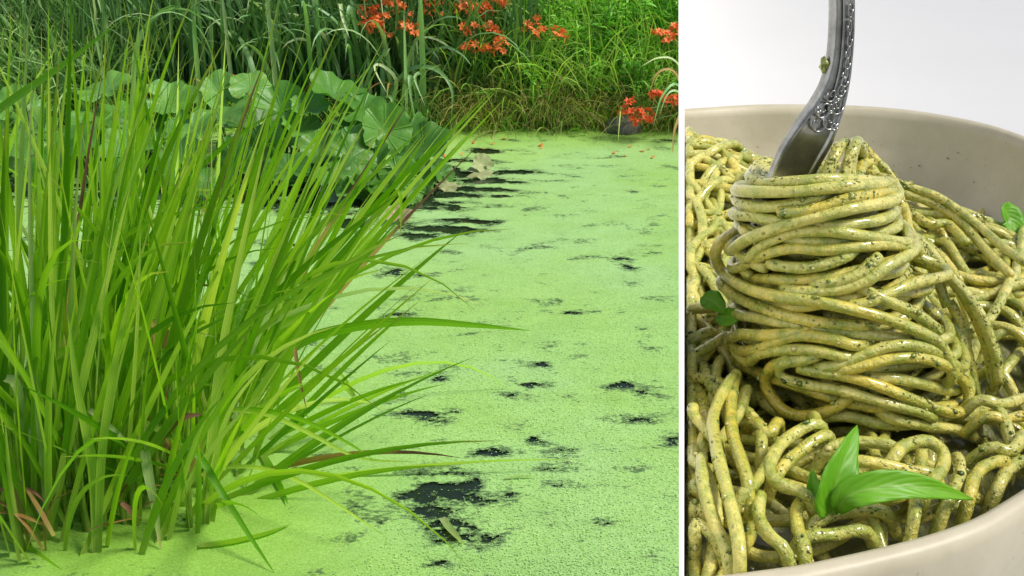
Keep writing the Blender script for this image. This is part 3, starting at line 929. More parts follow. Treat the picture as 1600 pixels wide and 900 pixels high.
def leaf_mass(name, label, cx, cy, rx, ry, z0, z1, n, size, parent=None):
    """Leafy weed: upright stems with small pointed leaves up each of them."""
    g = float(ground_z(np.array(cx), np.array(cy)))
    root = thing(name, label, 'shrub', (cx, cy, g), 'leafy weeds on the far bank')
    ns = max(8, n // 45)
    stems, LB, LP, LT = [], [], [], []
    for q in range(ns):
        b = V3(cx + rng.normal(0, rx * .6), cy + rng.normal(0, ry * .6), g)
        h = rng.uniform(z0, z1)
        t = b + V3(rng.normal(0, .12), rng.normal(-.06, .1), h)
        P = catmull([b, (b + t) / 2 + V3(rng.normal(0, .02), rng.normal(0, .02), .03), t], 9)
        stems.append(tube(P, np.linspace(.004, .002, 9), 4, False))
        for m in range(n // ns):
            s = rng.uniform(.15, 1.0)
            LB.append(P[int(s * 8)] + rng.normal(0, .012, 3))
            LP.append(rng.uniform(0, 6.28))
            LT.append(rng.normal(1.2, .35))
    V, F, U = join(stems)
    mesh('stem', V, F, M['stem'], root)
    m = len(LB)
    V, F, uv = blades(np.array(LB), np.array(LP), np.abs(np.array(LT)), rng.uniform(.2, 1.0, m), rng.uniform(.7, 1.4, m) * size, rng.uniform(.25, .45, m) * size, S=4, taper=1.8, base_w=.35, psi=rng.normal(0, .4, m))
    v, f, u, t = bulk(V, F, uv)
    mesh('foliage', v, f, M['weed'], root, u, kind='stuff', att=t)


leaf_mass('leafy_weed', 'leafy green weed mound under the pair of orange flower heads', .42, 6.85, .28, .2, .3, .62, 1500, .055)
leaf_mass('leafy_weed', 'tall leafy green shrub in the top right of the bank', .88, 6.9, .28, .2, .35, .72, 2000, .06)
leaf_mass('leafy_weed', 'leafy weeds low on the bank left of the grey rock', .70, 6.55, .3, .1, .12, .38, 1200, .045)
leaf_mass('leafy_weed', 'bushy weed behind the rightmost orange flower heads', 1.3, 6.7, .25, .25, .3, .66, 1300, .055)
leaf_mass('leafy_weed', 'loose fine leaved weed between the orange flower clumps', .05, 6.95, .3, .2, .3, .6, 1200, .05)

# ------------------------------------------------------------------ orange flowers
def floret_mesh():
    V, F = [], []
    for q in range(6):
        a = q * math.pi / 3
        c, s = math.cos(a), math.sin(a)
        for (rr, w, z) in ((.0, .0015, 0), (.008, .0052, .009), (.016, .0050, .012), (.021, .0008, .010)):
            V += [(c * rr - s * w, s * rr + c * w, z), (c * rr + s * w, s * rr - c * w, z)]
        o = q * 8
        F += [[o + 2 * k, o + 2 * k + 1, o + 2 * k + 3, o + 2 * k + 2] for k in range(3)]
    V, F = np.array(V), F
    tv, tf, _ = tube([(0, 0, -.018), (0, 0, -.006), (0, 0, .002)], [.001, .0018, .0022], 5)
    return join([(V, F), (tv, tf)])[:2]


FLV, FLF = floret_mesh()
flor_me = {}
for key in ('petal', 'petal_red'):
    o = mesh('floret', FLV, FLF, M[key], smooth=False)
    flor_me[key] = o.data
    bpy.data.objects.remove(o)


def flower_plant(label, heads, foot, mat='petal', leaves=6):
    """heads: (px, py, distance, width px); foot: x, y on the bank."""
    g = float(ground_z(np.array(foot[0]), np.array(foot[1])))
    g = max(g, -.02)
    root = thing('orange_flower_plant', label, 'flowering plant', (foot[0], foot[1], g), 'orange flowering plants on the far bank')
    for px, py, y, wpx in heads:
        c = on_y(px, py, y)
        b = V3(foot[0] + rng.normal(0, .05), foot[1] + rng.normal(0, .04), g)
        mid = (b + c) / 2 + V3((b[0] - c[0]) * .15, .05, .06)
        V, F, uv = tube(catmull([b, mid, c], 12), np.linspace(.0045, .0025, 12), 5)
        mesh('stem', V, F, M['stem'], root)
        hd = bpy.data.objects.new('flower_head', None)
        hd.empty_display_size = .02
        COL.objects.link(hd)
        hd.parent = root
        hd.location = tuple(c - np.array(root.location))
        R = wpx / 2 / FPX * (y * CT + (CAMZ - c[2]) * ST)
        nf = max(6, int(11 * (wpx / 34.) ** 1.4))
        for q in range(nf):
            f = bpy.data.objects.new('floret', flor_me[mat])
            COL.objects.link(f)
            f.parent = hd
            a = q * 2.4
            rr = R * math.sqrt((q + .5) / nf)
            f.location = (rr * math.cos(a), rr * math.sin(a) * .8, .35 * R * (1 - (rr / R) ** 2) + rng.normal(0, R * .3))
            tl = .5 + .5 * rr / R
            f.rotation_euler = (rng.normal(.5, .35), rng.normal(0, .3) + tl * math.cos(a) * .7, rng.uniform(0, 6.28))
            s = rng.uniform(.95, 1.4)
            f.scale = (s, s, s)
    n = leaves
    B = np.stack([rng.normal(foot[0], .07, n), rng.normal(foot[1], .05, n), np.full(n, g)], -1)
    add_leaves(root, B, 'iris', phi=rng.uniform(0, 6.28, n), th0=np.abs(rng.normal(.2, .1, n)), dth=rng.uniform(.6, 1.8, n), L=rng.uniform(.35, .6, n), W=rng.uniform(.012, .022, n), S=9, taper=3.0)
    return root


flower_plant('orange flowers massed at the top left, above dark iris leaves', [(578, 20, 6.5, 40), (612, 16, 6.5, 44), (590, 47, 6.42, 46), (640, 47, 6.4, 36), (575, 40, 6.45, 24)], (-.72, 6.7))
flower_plant('row of orange flower heads along the very top of the bank', [(676, 15, 6.6, 46), (722, 14, 6.65, 30), (750, 17, 6.6, 40), (778, 16, 6.6, 36)], (-.18, 6.85), leaves=5)
flower_plant('orange flowers in a loose square of four over bright grass', [(731, 51, 6.45, 28), (733, 75, 6.4, 30), (770, 48, 6.45, 34), (771, 79, 6.38, 34), (782, 66, 6.42, 20)], (-.1, 6.65))
flower_plant('two separate orange flower heads over the leafy weeds', [(835, 45, 6.5, 34), (873, 55, 6.45, 28)], (.22, 6.7), leaves=4)
flower_plant('two orange flower heads at the top right beside the leafy shrub', [(1028, 55, 6.4, 24), (1049, 62, 6.38, 30), (1056, 48, 6.42, 18)], (.98, 6.7), leaves=4)
flower_plant('red orange flowers hanging low over the water at right', [(985, 172, 6.1, 32), (1006, 189, 6.05, 40), (1026, 152, 6.1, 28), (1047, 160, 6.08, 30)], (1.18, 6.36), 'petal_red', 5)
flower_plant('lone orange flower head among the big scalloped leaves', [(573, 168, 5.95, 26)], (-.8, 6.35), leaves=3)
flower_plant('small orange bloom peeping over the reed tips', [(374, 126, 6.2, 16)], (-1.6, 6.5), leaves=2)
# drooping blades at the right edge
GR = thing('grass_tuft', 'drooping dry grass tuft hanging over the water at right bank', 'grass tuft', on_z(1075, 225, 0) + V3(.12, .1, 0))
for pts, w, m in (([(1085, 215, 6.15), (1060, 120, 6.05), (1030, 112, 6.0), (1012, 150, 5.95)], .018, 'iris_dry'), ([(1090, 220, 6.1), (1062, 135, 6.0), (1035, 150, 5.92), (1020, 200, 5.86)], .018, 'iris'),
                  ([(1085, 215, 6.1), (1066, 150, 6.0), (1045, 145, 5.95), (1030, 180, 5.9)], .016, 'iris'), ([(1085, 210, 6.1), (1072, 170, 6.0), (1055, 200, 5.9), (1050, 250, 5.82)], .02, 'iris_dry'),
                  ([(1090, 210, 6.1), (1076, 180, 6.0), (1062, 210, 5.9), (1058, 245, 5.84)], .018, 'iris'), ([(1095, 170, 6.2), (1060, 100, 6.1), (1030, 90, 6.05), (1000, 105, 6.0)], .014, 'iris')):
    drawn(GR, pts, w, m)

# rock at the far edge
def rock(label, px, py, wpx, hz):
    c = on_z(px, py, 0)
    a, b = np.meshgrid(np.linspace(0, 2 * math.pi, 22, endpoint=False), np.linspace(.02, math.pi - .02, 12))
    R = wpx / 2 / FPX * (c[1] * CT + CAMZ * ST)
    rr = 1 + .35 * (fbm(np.cos(a) * 1.7 + 5 + np.sin(b), np.sin(a) * 1.7 + 5 + b, 4) - .5)
    V = np.stack([np.cos(a) * np.sin(b) * rr * R, np.sin(a) * np.sin(b) * rr * R * .7, np.cos(b) * rr * hz], -1)
    i, j = np.meshgrid(np.arange(11), np.arange(22), indexing='ij')
    F = np.stack([i * 22 + j, (i + 1) * 22 + j, (i + 1) * 22 + (j + 1) % 22, i * 22 + (j + 1) % 22], -1).reshape(-1, 4)
    o = mesh('rock', V, F, M['rock'])
    o.location = c + V3(0, .05, .02)
    tag(o, label, 'rock')


rock('grey rock at the waterline below the low red orange flowers', 975, 210, 62, .075)

# fallen petals
for px, py in ((695, 243), (722, 240), (757, 232), (690, 232), (788, 216), (740, 222), (845, 226), (978, 242), (1005, 235), (1015, 232), (985, 228), (1020, 245), (712, 232), (960, 238), (846, 230), (770, 224)):
    c = on_z(px, py, .012)
    n = 7
    a = np.linspace(0, 6.283, n, endpoint=False)
    sc = rng.uniform(.006, .012)
    V = np.stack([np.cos(a) * sc * 1.5, np.sin(a) * sc, .25 * sc * np.cos(2 * a)], -1)
    V = np.vstack([V, [[0, 0, -.1 * sc]]])
    o = mesh('fallen_petal', V, [[k, (k + 1) % n, n] for k in range(n)], M['petal'])
    o.location = c
    o.rotation_euler = (rng.normal(0, .2), rng.normal(0, .2), rng.uniform(0, 6.28))
    tag(o, 'fallen orange petal floating on the far duckweed', 'petal', 'fallen petals on the duckweed')

# ------------------------------------------------------------------ the table with the bowl
UB = (1065. - 800.) / FPX                        # the sight plane in which the upright card stands
RIM_H, TAB_H = .14, .212                          # below the camera
ZR, ZT = CAMZ - RIM_H, CAMZ - TAB_H


def xb(y, z):
    return UB * (y * CT - (z - CAMZ) * ST)


tab = thing('table', 'white table top carrying the bowl of green pasta', 'table', (.8, .9, .36))
y0, y1, xr_ = .06, 1.72, 1.5
th = .028
V = [(xb(y0, ZT), y0, ZT), (xr_, y0, ZT), (xr_, y1, ZT), (xb(y1, ZT), y1, ZT),
     (xb(y0, ZT - th), y0, ZT - th), (xr_, y0, ZT - th), (xr_, y1, ZT - th), (xb(y1, ZT - th), y1, ZT - th)]
bevel(mesh('tabletop', V, [[0, 1, 2, 3], [7, 6, 5, 4], [0, 4, 5, 1], [1, 5, 6, 2], [2, 6, 7, 3], [3, 7, 4, 0]], M['white'], tab, smooth=False), .0004, 1)
for lx, ly in ((.22, .14), (1.42, .14), (.62, 1.2), (1.42, 1.2)):
    zg = float(ground_z(np.array(lx), np.array(ly)))
    v, f = box((lx, ly, (zg + ZT - th) / 2 - .003), (.05, .05, ZT - th - zg))
    bevel(mesh('leg', v, f, M['white'], tab, smooth=False))
# upright white card on the table's left edge, seen exactly edge on
yc0, yc1, tk = .118, 1.70, .00031
zc0, zc1 = ZT + .0005, CAMZ + .004
V = []
for y, z in ((yc0, zc0), (yc1, zc0), (yc1, zc1), (yc0, zc1)):
    V.append((xb(y, z) - tk, y, z))
for y, z in ((yc0 + 4 * tk, zc0), (yc1, zc0), (yc1, zc1), (yc0 + 4 * tk, zc1)):  # front end shaped slanting so the edge catches more sun
    V.append((xb(y, z) + tk, y, z))
card = mesh('card_screen', np.array(V), [[3, 2, 1, 0], [4, 5, 6, 7], [0, 1, 5, 4], [1, 2, 6, 5], [2, 3, 7, 6], [3, 0, 4, 7]], M['card'], smooth=False)
tag(card, 'thin white upright card standing edge-on between pond and pasta bowl', 'card')

# bowl: hand-thrown outline, its left side cut flush where it meets the card
rim_px = [(1069, 168), (1200, 161), (1360, 164), (1480, 178), (1590, 205), (1690, 258), (1770, 380), (1780, 550), (1710, 700), (1590, 798), (1480, 848), (1300, 893), (1190, 911), (1069, 926)]
RP = np.array([on_z(px, py, ZR) for px, py in rim_px])
RO = catmull(RP, 110)
RO[0][0], RO[-1][0] = xb(RO[0][1], ZR), xb(RO[-1][1], ZR)
cy_ = (RO[0][1] + RO[-1][1]) / 2
BC = V3(xb(cy_, ZR) + .001, cy_, ZR)
prof = [(1.0, -.004), (.997, -.0012), (.985, 0), (.972, -.0012), (.966, -.005), (.955, -.016), (.92, -.034), (.82, -.052), (.6, -.061), (.3, -.063), (.02, -.063)]
prof_out = [(1.0, -.004), (.998, -.012), (.975, -.03), (.90, -.05), (.76, -.064), (.56, -.069), (.54, -.0715), (.02, -.0715)]


def bowl_ring(sc, dz):
    R = BC + (RO - BC) * sc
    R[:, 2] = ZR + dz
    R[:, 0] += -UB * ST * dz
    return R


rings = [bowl_ring(*p) for p in prof_out[::-1]] + [bowl_ring(*p) for p in prof[1:]]
V = np.vstack(rings)
n = len(RO)
i, j = np.meshgrid(np.arange(len(rings) - 1), np.arange(n - 1), indexing='ij')
F = np.stack([i * n + j, i * n + j + 1, (i + 1) * n + j + 1, (i + 1) * n + j], -1).reshape(-1, 4)
bowl = mesh('bowl', V - BC, F, M['bowl'])
bowl.location = BC
tag(bowl, 'wide beige stoneware bowl filled with green pesto pasta', 'bowl')


def rim_dist(x, y):
    """How far inside the rim a point lies: 1 at the middle, 0 on the rim."""
    a = np.arctan2(RO[:, 1] - BC[1], RO[:, 0] - BC[0])
    r = np.hypot(RO[:, 0] - BC[0], RO[:, 1] - BC[1])
    o = np.argsort(a)
    return 1 - np.hypot(x - BC[0], y - BC[1]) / np.interp(np.arctan2(y - BC[1], x - BC[0]), a[o], r[o])


NB, NTOP = V3(.1045, .318, CAMZ - .156), V3(.0825, .314, CAMZ - .087)   # the twirl's foot and top
ND = .0034                                                             # noodle thickness


def heap_z(x, y):
    d = np.clip(rim_dist(x, y), 0, 1)
    z = ZR - .026 + .012 * np.minimum(1, d / .25)
    z = z + .030 * np.exp(-(((x - .07) / .05) ** 2 + ((y - .46) / .075) ** 2))
    z = z + .020 * np.exp(-(((x - .145) / .04) ** 2 + ((y - .42) / .06) ** 2))
    z = z + .010 * np.exp(-(((x - .20) / .03) ** 2 + ((y - .36) / .05) ** 2))
    q = np.clip((x * .6 + y - .51) / .08, 0, 1)
    z = z - .028 * q * q * (3 - 2 * q) * np.clip((x - .06) / .04, 0, 1)
    return z + .006 * (fbm(x * 45, y * 45, 12, 2) - .5)


def nest_r(z):
    return np.interp((z - NB[2]) / (NTOP[2] - NB[2]), [-.3, 0, .25, .5, .75, 1.0, 1.2], [.034, .0325, .031, .0265, .0215, .0175, .014])


def nest_axis(z):
    t = (z - NB[2]) / (NTOP[2] - NB[2])
    return NB[0] + (NTOP[0] - NB[0]) * t, NB[1] + (NTOP[1] - NB[1]) * t


def on_nest(px, py, lift=0.):
    d = ray(px, py)
    t = np.linspace(.24, .40, 500)
    P = V3(0, 0, CAMZ) + t[:, None] * d
    ax, ay = nest_axis(P[:, 2])
    f = np.hypot(P[:, 0] - ax, P[:, 1] - ay) - nest_r(P[:, 2]) - lift * ND * .52
    k = np.argmax(f < 0) if (f < 0).any() else np.argmin(f)
    return P[k]


def on_heap(px, py, lift=0.):
    d = ray(px, py)
    t = np.linspace(.18, .75, 900)
    P = V3(0, 0, CAMZ) + t[:, None] * d
    f = P[:, 2] - heap_z(P[:, 0], P[:, 1]) - lift * ND * .8
    k = np.argmax(f < 0) if (f < 0).any() else np.argmin(np.abs(f))
    return P[k]


def clear_card(P, m=.0032):
    P = np.array(P)
    P[:, 0] = np.maximum(P[:, 0], xb(P[:, 1], P[:, 2]) + m)
    return P


def bowl_floor(sc):
    p = np.array(prof[5:])
    return ZR + np.interp(sc, p[::-1, 0], p[::-1, 1])


def keep_in_bowl(P, m=.002):
    P = np.array(P)
    sc = 1 - rim_dist(P[:, 0], P[:, 1])
    f = np.minimum(1, .925 / np.maximum(sc, 1e-6))
    P[:, 0] = BC[0] + (P[:, 0] - BC[0]) * f
    P[:, 1] = BC[1] + (P[:, 1] - BC[1]) * f
    P[:, 2] = np.maximum(P[:, 2], bowl_floor(sc * f) + m)
    return P


NOOD = {'nest': [], 'heap': []}


def noodle(root, P, key, r=None, n=None):
    P = resample(catmull(P, max(24, len(P) * 8)), .0022)
    P = clear_card(keep_in_bowl(P))
    r = (r or rng.uniform(.92, 1.06) * ND / 2)
    R = r * (1 + .05 * np.sin(np.linspace(0, 30, len(P)) + rng.random() * 6))
    R[0] *= .86
    R[-1] *= .86
    V, F, uv = tube(P, R, 9)
    mesh('noodle', V, F, M['noodle'], root, uv)
    NOOD[key].append((P, r))


nest = thing('pasta_twirl', 'tall twirl of pesto spaghetti wound round the upright fork', 'pasta', NB)
heap = thing('pasta_heap', 'loose pesto spaghetti lying round the twirl in the bowl', 'pasta', (.12, .38, ZR - .06))

# traced noodles of the twirl: (lift, wrap left, wrap right, points)
TR = [
    (1.0, 1, 1, [(1156, 298), (1190, 300), (1240, 299), (1290, 294), (1340, 290), (1385, 288)]),
    (.2, 1, 0, [(1150, 312), (1180, 322), (1220, 322), (1270, 312)]),
    (1.4, 2, 1, [(1216, 330), (1250, 331), (1290, 322), (1335, 308), (1392, 300)]),
    (.3, 1, 0, [(1146, 334), (1180, 339), (1215, 346), (1250, 352)]),
    (1.9, 1, 1, [(1141, 392), (1165, 376), (1205, 359), (1245, 347), (1290, 336), (1335, 325), (1398, 312)]),
    (1.3, 1, 1, [(1168, 405), (1190, 384), (1240, 364), (1290, 361), (1340, 367), (1410, 378)]),
    (1.0, 1, 1, [(1150, 420), (1195, 398), (1240, 388), (1285, 391), (1335, 386), (1385, 382), (1425, 386)]),
    (.7, 0, 1, [(1285, 354), (1335, 350), (1380, 342), (1400, 330)]),
    (1.0, 2, 0, [(1199, 412), (1240, 418), (1275, 416), (1320, 402)]),
    (.1, 1, 1, [(1150, 432), (1200, 436), (1250, 438), (1310, 430), (1400, 405)]),
    (1.5, 0, 2, [(1290, 444), (1335, 432), (1356, 416), (1374, 400)]),
    (1.6, 0, 1, [(1240, 456), (1300, 454), (1350, 440), (1385, 416), (1420, 398)]),
    (2.4, 1, 0, [(1122, 384), (1118, 402), (1130, 426), (1165, 450), (1215, 463), (1270, 470), (1330, 483), (1385, 498), (1430, 516), (1465, 535), (1482, 562), (1488, 590)]),
    (1.8, 0, 1, [(1346, 476), (1390, 458), (1430, 442), (1482, 428)]),
    (1.9, 0, 2, [(1372, 464), (1400, 476), (1430, 490), (1452, 505), (1468, 518)]),
    (1.0, 1, 0, [(1126, 440), (1155, 466), (1200, 484), (1250, 498), (1300, 506), (1350, 508)]),
    (.3, 1, 1, [(1140, 486), (1190, 498), (1250, 508), (1330, 520), (1420, 530), (1475, 530)]),
    (1.7, 0, 0, [(1245, 521), (1195, 524), (1160, 522), (1144, 532), (1152, 546), (1180, 547), (1215, 533), (1250, 524), (1300, 530), (1335, 540)]),
    (2.0, 1, 0, [(1166, 566), (1188, 553), (1235, 546), (1280, 549), (1318, 558)]),
    (1.9, 0, 1, [(1285, 575), (1320, 568), (1350, 554), (1390, 541), (1430, 540), (1465, 552), (1500, 575)]),
    (2.3, 0, 2, [(1325, 578), (1380, 563), (1430, 559), (1470, 568), (1498, 588), (1512, 610), (1512, 632), (1497, 645), (1468, 640), (1420, 622), (1370, 602), (1320, 588), (1280, 582), (1246, 575)]),
    (2.4, 0, 2, [(1262, 562), (1228, 567), (1216, 578), (1228, 592), (1265, 602), (1310, 609), (1350, 620), (1400, 634), (1440, 645), (1460, 655)]),
    (1.8, 0, 0, [(1315, 630), (1288, 644), (1255, 650), (1226, 642), (1205, 620), (1195, 594), (1206, 574), (1228, 563)]),
    (1.0, 0, 1, [(1270, 655), (1320, 650), (1370, 662), (1420, 664), (1480, 650)]),
    (1.9, 0, 2, [(1400, 656), (1440, 664), (1490, 671), (1525, 683), (1545, 694), (1556, 706)]),
    (1.2, 0, 0, [(1132, 540), (1140, 570), (1160, 600), (1188, 622), (1208, 640)]),
    (.4, 1, 1, [(1145, 556), (1180, 580), (1240, 600), (1330, 630), (1420, 640), (1500, 630)]),
    (.0, 1, 1, [(1160, 355), (1220, 370), (1300, 378), (1390, 360)]),
    (.0, 1, 1, [(1150, 460), (1230, 480), (1330, 465), (1440, 455)]),
    (.6, 0, 1, [(1360, 590), (1400, 592), (1440, 600), (1490, 610)]),
    (.0, 1, 1, [(1170, 530), (1250, 560), (1350, 575), (1480, 560)]),
    (.0, 1, 1, [(1160, 290), (1230, 284), (1310, 280), (1390, 284)]),
]
for lift, wl, wr, pts in TR:
    P = [on_nest(px, py, lift) for px, py in pts]
    for flag, at in ((wl, 0), (wr, -1)):
        if flag == 0:                                     # tuck the end in under its neighbours
            q, q2 = P[at], P[1 if at == 0 else -2]
            ax, ay = nest_axis(q[2])
            inw = V3(ax - q[0], ay - q[1], 0)
            inw /= np.linalg.norm(inw)
            ext = [q + (q - q2) / np.linalg.norm(q - q2) * .004 + inw * .004, q + (q - q2) / np.linalg.norm(q - q2) * .006 + inw * .011]
            P = ext[::-1] + P if at == 0 else P + ext
        if flag == 1:
            q = P[at]
            ax, ay = nest_axis(q[2])
            a = math.atan2(q[1] - ay, q[0] - ax)
            sgn = -1 if at == 0 else 1                    # carry on round the back
            ext = []
            for s in (.35, .75, 1.2, 1.7, 2.3, 2.8):
                aa = a + sgn * s
                rr = nest_r(q[2]) + lift * ND * .5 * (1 - s / 2.8)
                ext.append(V3(ax + rr * math.cos(aa), ay + rr * math.sin(aa), q[2] + rng.normal(0, .0010) - .0018 * s))
            P = ext[::-1] + P if at == 0 else P + ext
    noodle(nest, P, 'nest')
# inner and rear coils
for q in range(60):
    t0 = (q + .5) / 60
    z = NB[2] - .006 + (NTOP[2] - NB[2] - .003) * t0
    ax, ay = nest_axis(z)
    lay = q % 3
    a0, span = rng.uniform(0, 6.28), rng.uniform(3.5, 6.0)
    if lay == 2:
        a0, span = rng.uniform(-.3, .6), rng.uniform(2.4, 3.4)      # rear half, at full radius
    pts = []
    tz, tp = rng.normal(0, .0035), rng.uniform(0, 6.28)
    for s in np.linspace(0, 1, 14):
        a = a0 + span * s
        rr = nest_r(z) * (.62, .82, 1.0)[lay] + rng.normal(0, .0006)
        pts.append(V3(ax + rr * math.cos(a), ay + rr * math.sin(a), z + tz * math.sin(a + tp) + .003 * (s - .5) - .006 * t0 * max(0, math.sin(a))))
    noodle(nest, pts, 'nest')
# top coils and the end curling up beside the fork
for q in range(8):
    rr = .003 + .0017 * q
    a0 = rng.uniform(0, 6.28)
    noodle(nest, [V3(NTOP[0] + rr * math.cos(a0 + s), NTOP[1] + rr * math.sin(a0 + s), NTOP[2] - .008 + .0003 * q + rng.normal(0, .0005)) for s in np.linspace(0, 4.6, 12)], 'nest')
for pts in ([(1290, 292, 0), (1296, 262, .302), (1308, 236, .306), (1318, 224, .312), (1330, 232, .318), (1336, 262, .322), (1345, 290, .324)], [(1318, 290, 0), (1322, 262, .304), (1334, 232, .307), (1340, 222, .314), (1352, 250, .322), (1368, 282, .326)],
            [(1330, 292, 0), (1330, 250, .312), (1342, 226, .318), (1362, 246, .322), (1388, 276, .322), (1402, 312, .318)], [(1340, 300, 0), (1345, 262, .316), (1362, 252, .322), (1384, 268, .322), (1402, 300, .32), (1408, 330, .316)],
            [(1352, 300, 0), (1368, 275, .324), (1390, 290, .326), (1410, 322, .324), (1420, 360, .32), (1440, 400, .316)], [(1385, 320, .326), (1410, 345, .328), (1436, 385, .326), (1462, 430, .322), (1480, 480, .318)],
            [(1400, 350, .332), (1440, 380, .334), (1475, 420, .332), (1505, 470, .328), (1520, 530, .322)]):
    noodle(nest, [on_y(px, py, y or .302) for px, py, y in pts], 'nest')

# drapes down the twirl's right flank and the loose noodles in front, traced on the heap
FL = [(.2, [(1470, 420), (1500, 455), (1528, 505), (1545, 555), (1552, 610)]), (1.0, [(1484, 470), (1502, 510), (1514, 560), (1524, 610), (1530, 660)]), (.6, [(1455, 500), (1490, 510), (1504, 540), (1498, 575)]),
      (.5, [(1420, 395), (1470, 420), (1510, 462), (1535, 500), (1556, 560), (1560, 600)])]
for lift, pts in FL:
    P = []
    for k, (px, py) in enumerate(pts):
        d = ray(px, py)
        y = .322 - .012 * k / len(pts) - lift * .003
        P.append(V3(0, 0, CAMZ) + d * (y / d[1]))
    noodle(nest, P, 'nest')
HT = [
    (3.0, [(1148, 588), (1128, 616), (1114, 655), (1120, 705), (1134, 760), (1148, 815), (1156, 870)]), (2.6, [(1150, 585), (1142, 630), (1144, 675), (1156, 715), (1168, 755)]),
    (1.6, [(1062, 636), (1085, 652), (1110, 680), (1122, 700)]), (1.8, [(1096, 716), (1098, 755), (1110, 800), (1130, 850), (1140, 880)]), (2.4, [(1276, 662), (1235, 682), (1208, 712), (1203, 742), (1225, 760), (1258, 772)]),
    (1.5, [(1290, 680), (1250, 705), (1215, 740)]), (2.0, [(1160, 772), (1172, 762), (1190, 742), (1208, 712)]), (1.5, [(1188, 775), (1185, 805), (1200, 835), (1226, 860)]),
    (1.2, [(1262, 776), (1245, 795), (1246, 825), (1258, 860)]), (2.0, [(1075, 562), (1100, 546), (1140, 524)]), (.6, [(1068, 585), (1095, 592), (1130, 600)]), (.5, [(1098, 572), (1108, 600), (1128, 620)]),
    (.5, [(1064, 760), (1080, 764), (1095, 770)]), (.5, [(1064, 795), (1085, 790), (1100, 800)]), (.8, [(1064, 830), (1090, 820), (1120, 845)]), (2.0, [(1334, 722), (1380, 727), (1425, 737), (1458, 742)]),
    (2.2, [(1396, 716), (1415, 696), (1450, 690), (1474, 708), (1470, 735), (1452, 760)]), (1.2, [(1432, 750), (1430, 780), (1428, 812)]), (1.5, [(1515, 775), (1522, 748), (1540, 728), (1570, 722)]),
    (1.2, [(1478, 790), (1490, 765), (1500, 740), (1495, 715)]), (1.6, [(1545, 700), (1580, 705), (1600, 680)]), (1.0, [(1540, 650), (1570, 655), (1610, 650)]), (1.2, [(1530, 625), (1565, 632), (1610, 622)]),
    (1.0, [(1560, 760), (1575, 735), (1600, 720)]), (.8, [(1330, 760), (1380, 780), (1420, 775)]), (.4, [(1270, 820), (1320, 800), (1380, 800)]), (.3, [(1260, 840), (1300, 836), (1350, 830)]),
    (1.0, [(1300, 700), (1340, 690), (1400, 700)]), (.5, [(1300, 745), (1350, 750), (1400, 760)]), (1.0, [(1180, 660), (1200, 680), (1215, 660)]), (.6, [(1160, 640), (1185, 665), (1190, 700)]),
]
for lift, pts in HT:
    P = [on_heap(px, py, lift) for px, py in pts]
    a, b = P[0] - P[1], P[-1] - P[-2]
    P = [P[0] + a / np.linalg.norm(a) * .005 + V3(0, .002, -.008)] + P + [P[-1] + b / np.linalg.norm(b) * .005 + V3(0, .002, -.008)]
    noodle(heap, P, 'heap')
# silhouettes of the heap behind: long bright noodles at back right, pale ones at back left
for lift, pts in ((3.5, [(1355, 255), (1390, 280), (1430, 295), (1470, 310), (1520, 345), (1560, 380), (1600, 410)]), (2.5, [(1400, 300), (1450, 315), (1500, 345), (1540, 390), (1580, 430)]),
                  (2.5, [(1420, 330), (1450, 350), (1480, 350), (1510, 380)]), (3.0, [(1350, 250), (1380, 270), (1400, 300), (1420, 340)]), (2.0, [(1380, 360), (1430, 375), (1470, 400), (1500, 440)])):
    noodle(heap, [on_heap(px, py, lift) for px, py in pts], 'heap')
for q in range(200):
    while True:
        x, y = rng.uniform(.03, .30), rng.uniform(.19, .58)
        if rim_dist(x, y) > .1 and x > xb(y, ZR):
            break
    a = rng.uniform(0, 6.28)
    kap = rng.normal(0, 14)
    front = y < .315 and x < .17
    if front and q % 5 < 2:
        continue
    lay = rng.choice([-.5, -1.3, -2.0]) if front else rng.choice([1.1, .6, .1, -.5])
    pts = []
    ph = rng.uniform(0, 6.28)
    for st_ in range(rng.integers(14, 26)):
        if rim_dist(x, y) < .08 or x < xb(y, ZR) + .004:
            a += .8
        zz = float(heap_z(np.array(x), np.array(y))) + lay * ND * .75 + .0020 * math.sin(st_ * 1.1 + ph)
        if math.hypot(x - NB[0], y - NB[1]) < .040:
            zz = min(zz, NB[2] - .004)
        pts.append(V3(x, y, zz))
        a += kap * .009 + rng.normal(0, .10)
        x += .009 * math.cos(a)
        y += .009 * math.sin(a)
        if rim_dist(x, y) < .085:
            break
    if len(pts) > 4:
        for e, dz in ((0, .009), (1, .004), (-1, .009), (-2, .004)):
            pts[e][2] -= dz
        noodle(heap, pts, 'heap')
# added filler sheet, dark in colour to deepen the shade between the noodles
a = np.linspace(0, 1, 70)
V = []
for sc in np.linspace(.02, .875, 40):
    R = BC + (RO - BC) * sc
    R[:, 2] = heap_z(R[:, 0], R[:, 1]) - .0110 - .014 * np.clip((sc - .7) / .17, 0, 1)
    R[:, 2] = np.maximum(R[:, 2], bowl_floor(sc) + .0006)
    R[:, 0] = np.maximum(R[:, 0], xb(R[:, 1], R[:, 2]) + .001)
    V.append(R)
n = len(RO)
i, j = np.meshgrid(np.arange(39), np.arange(n - 1), indexing='ij')
F = np.stack([i * n + j, i * n + j + 1, (i + 1) * n + j + 1, (i + 1) * n + j], -1).reshape(-1, 4)
mesh('shade_filler', np.vstack(V), F, M['shade_filler'], heap)


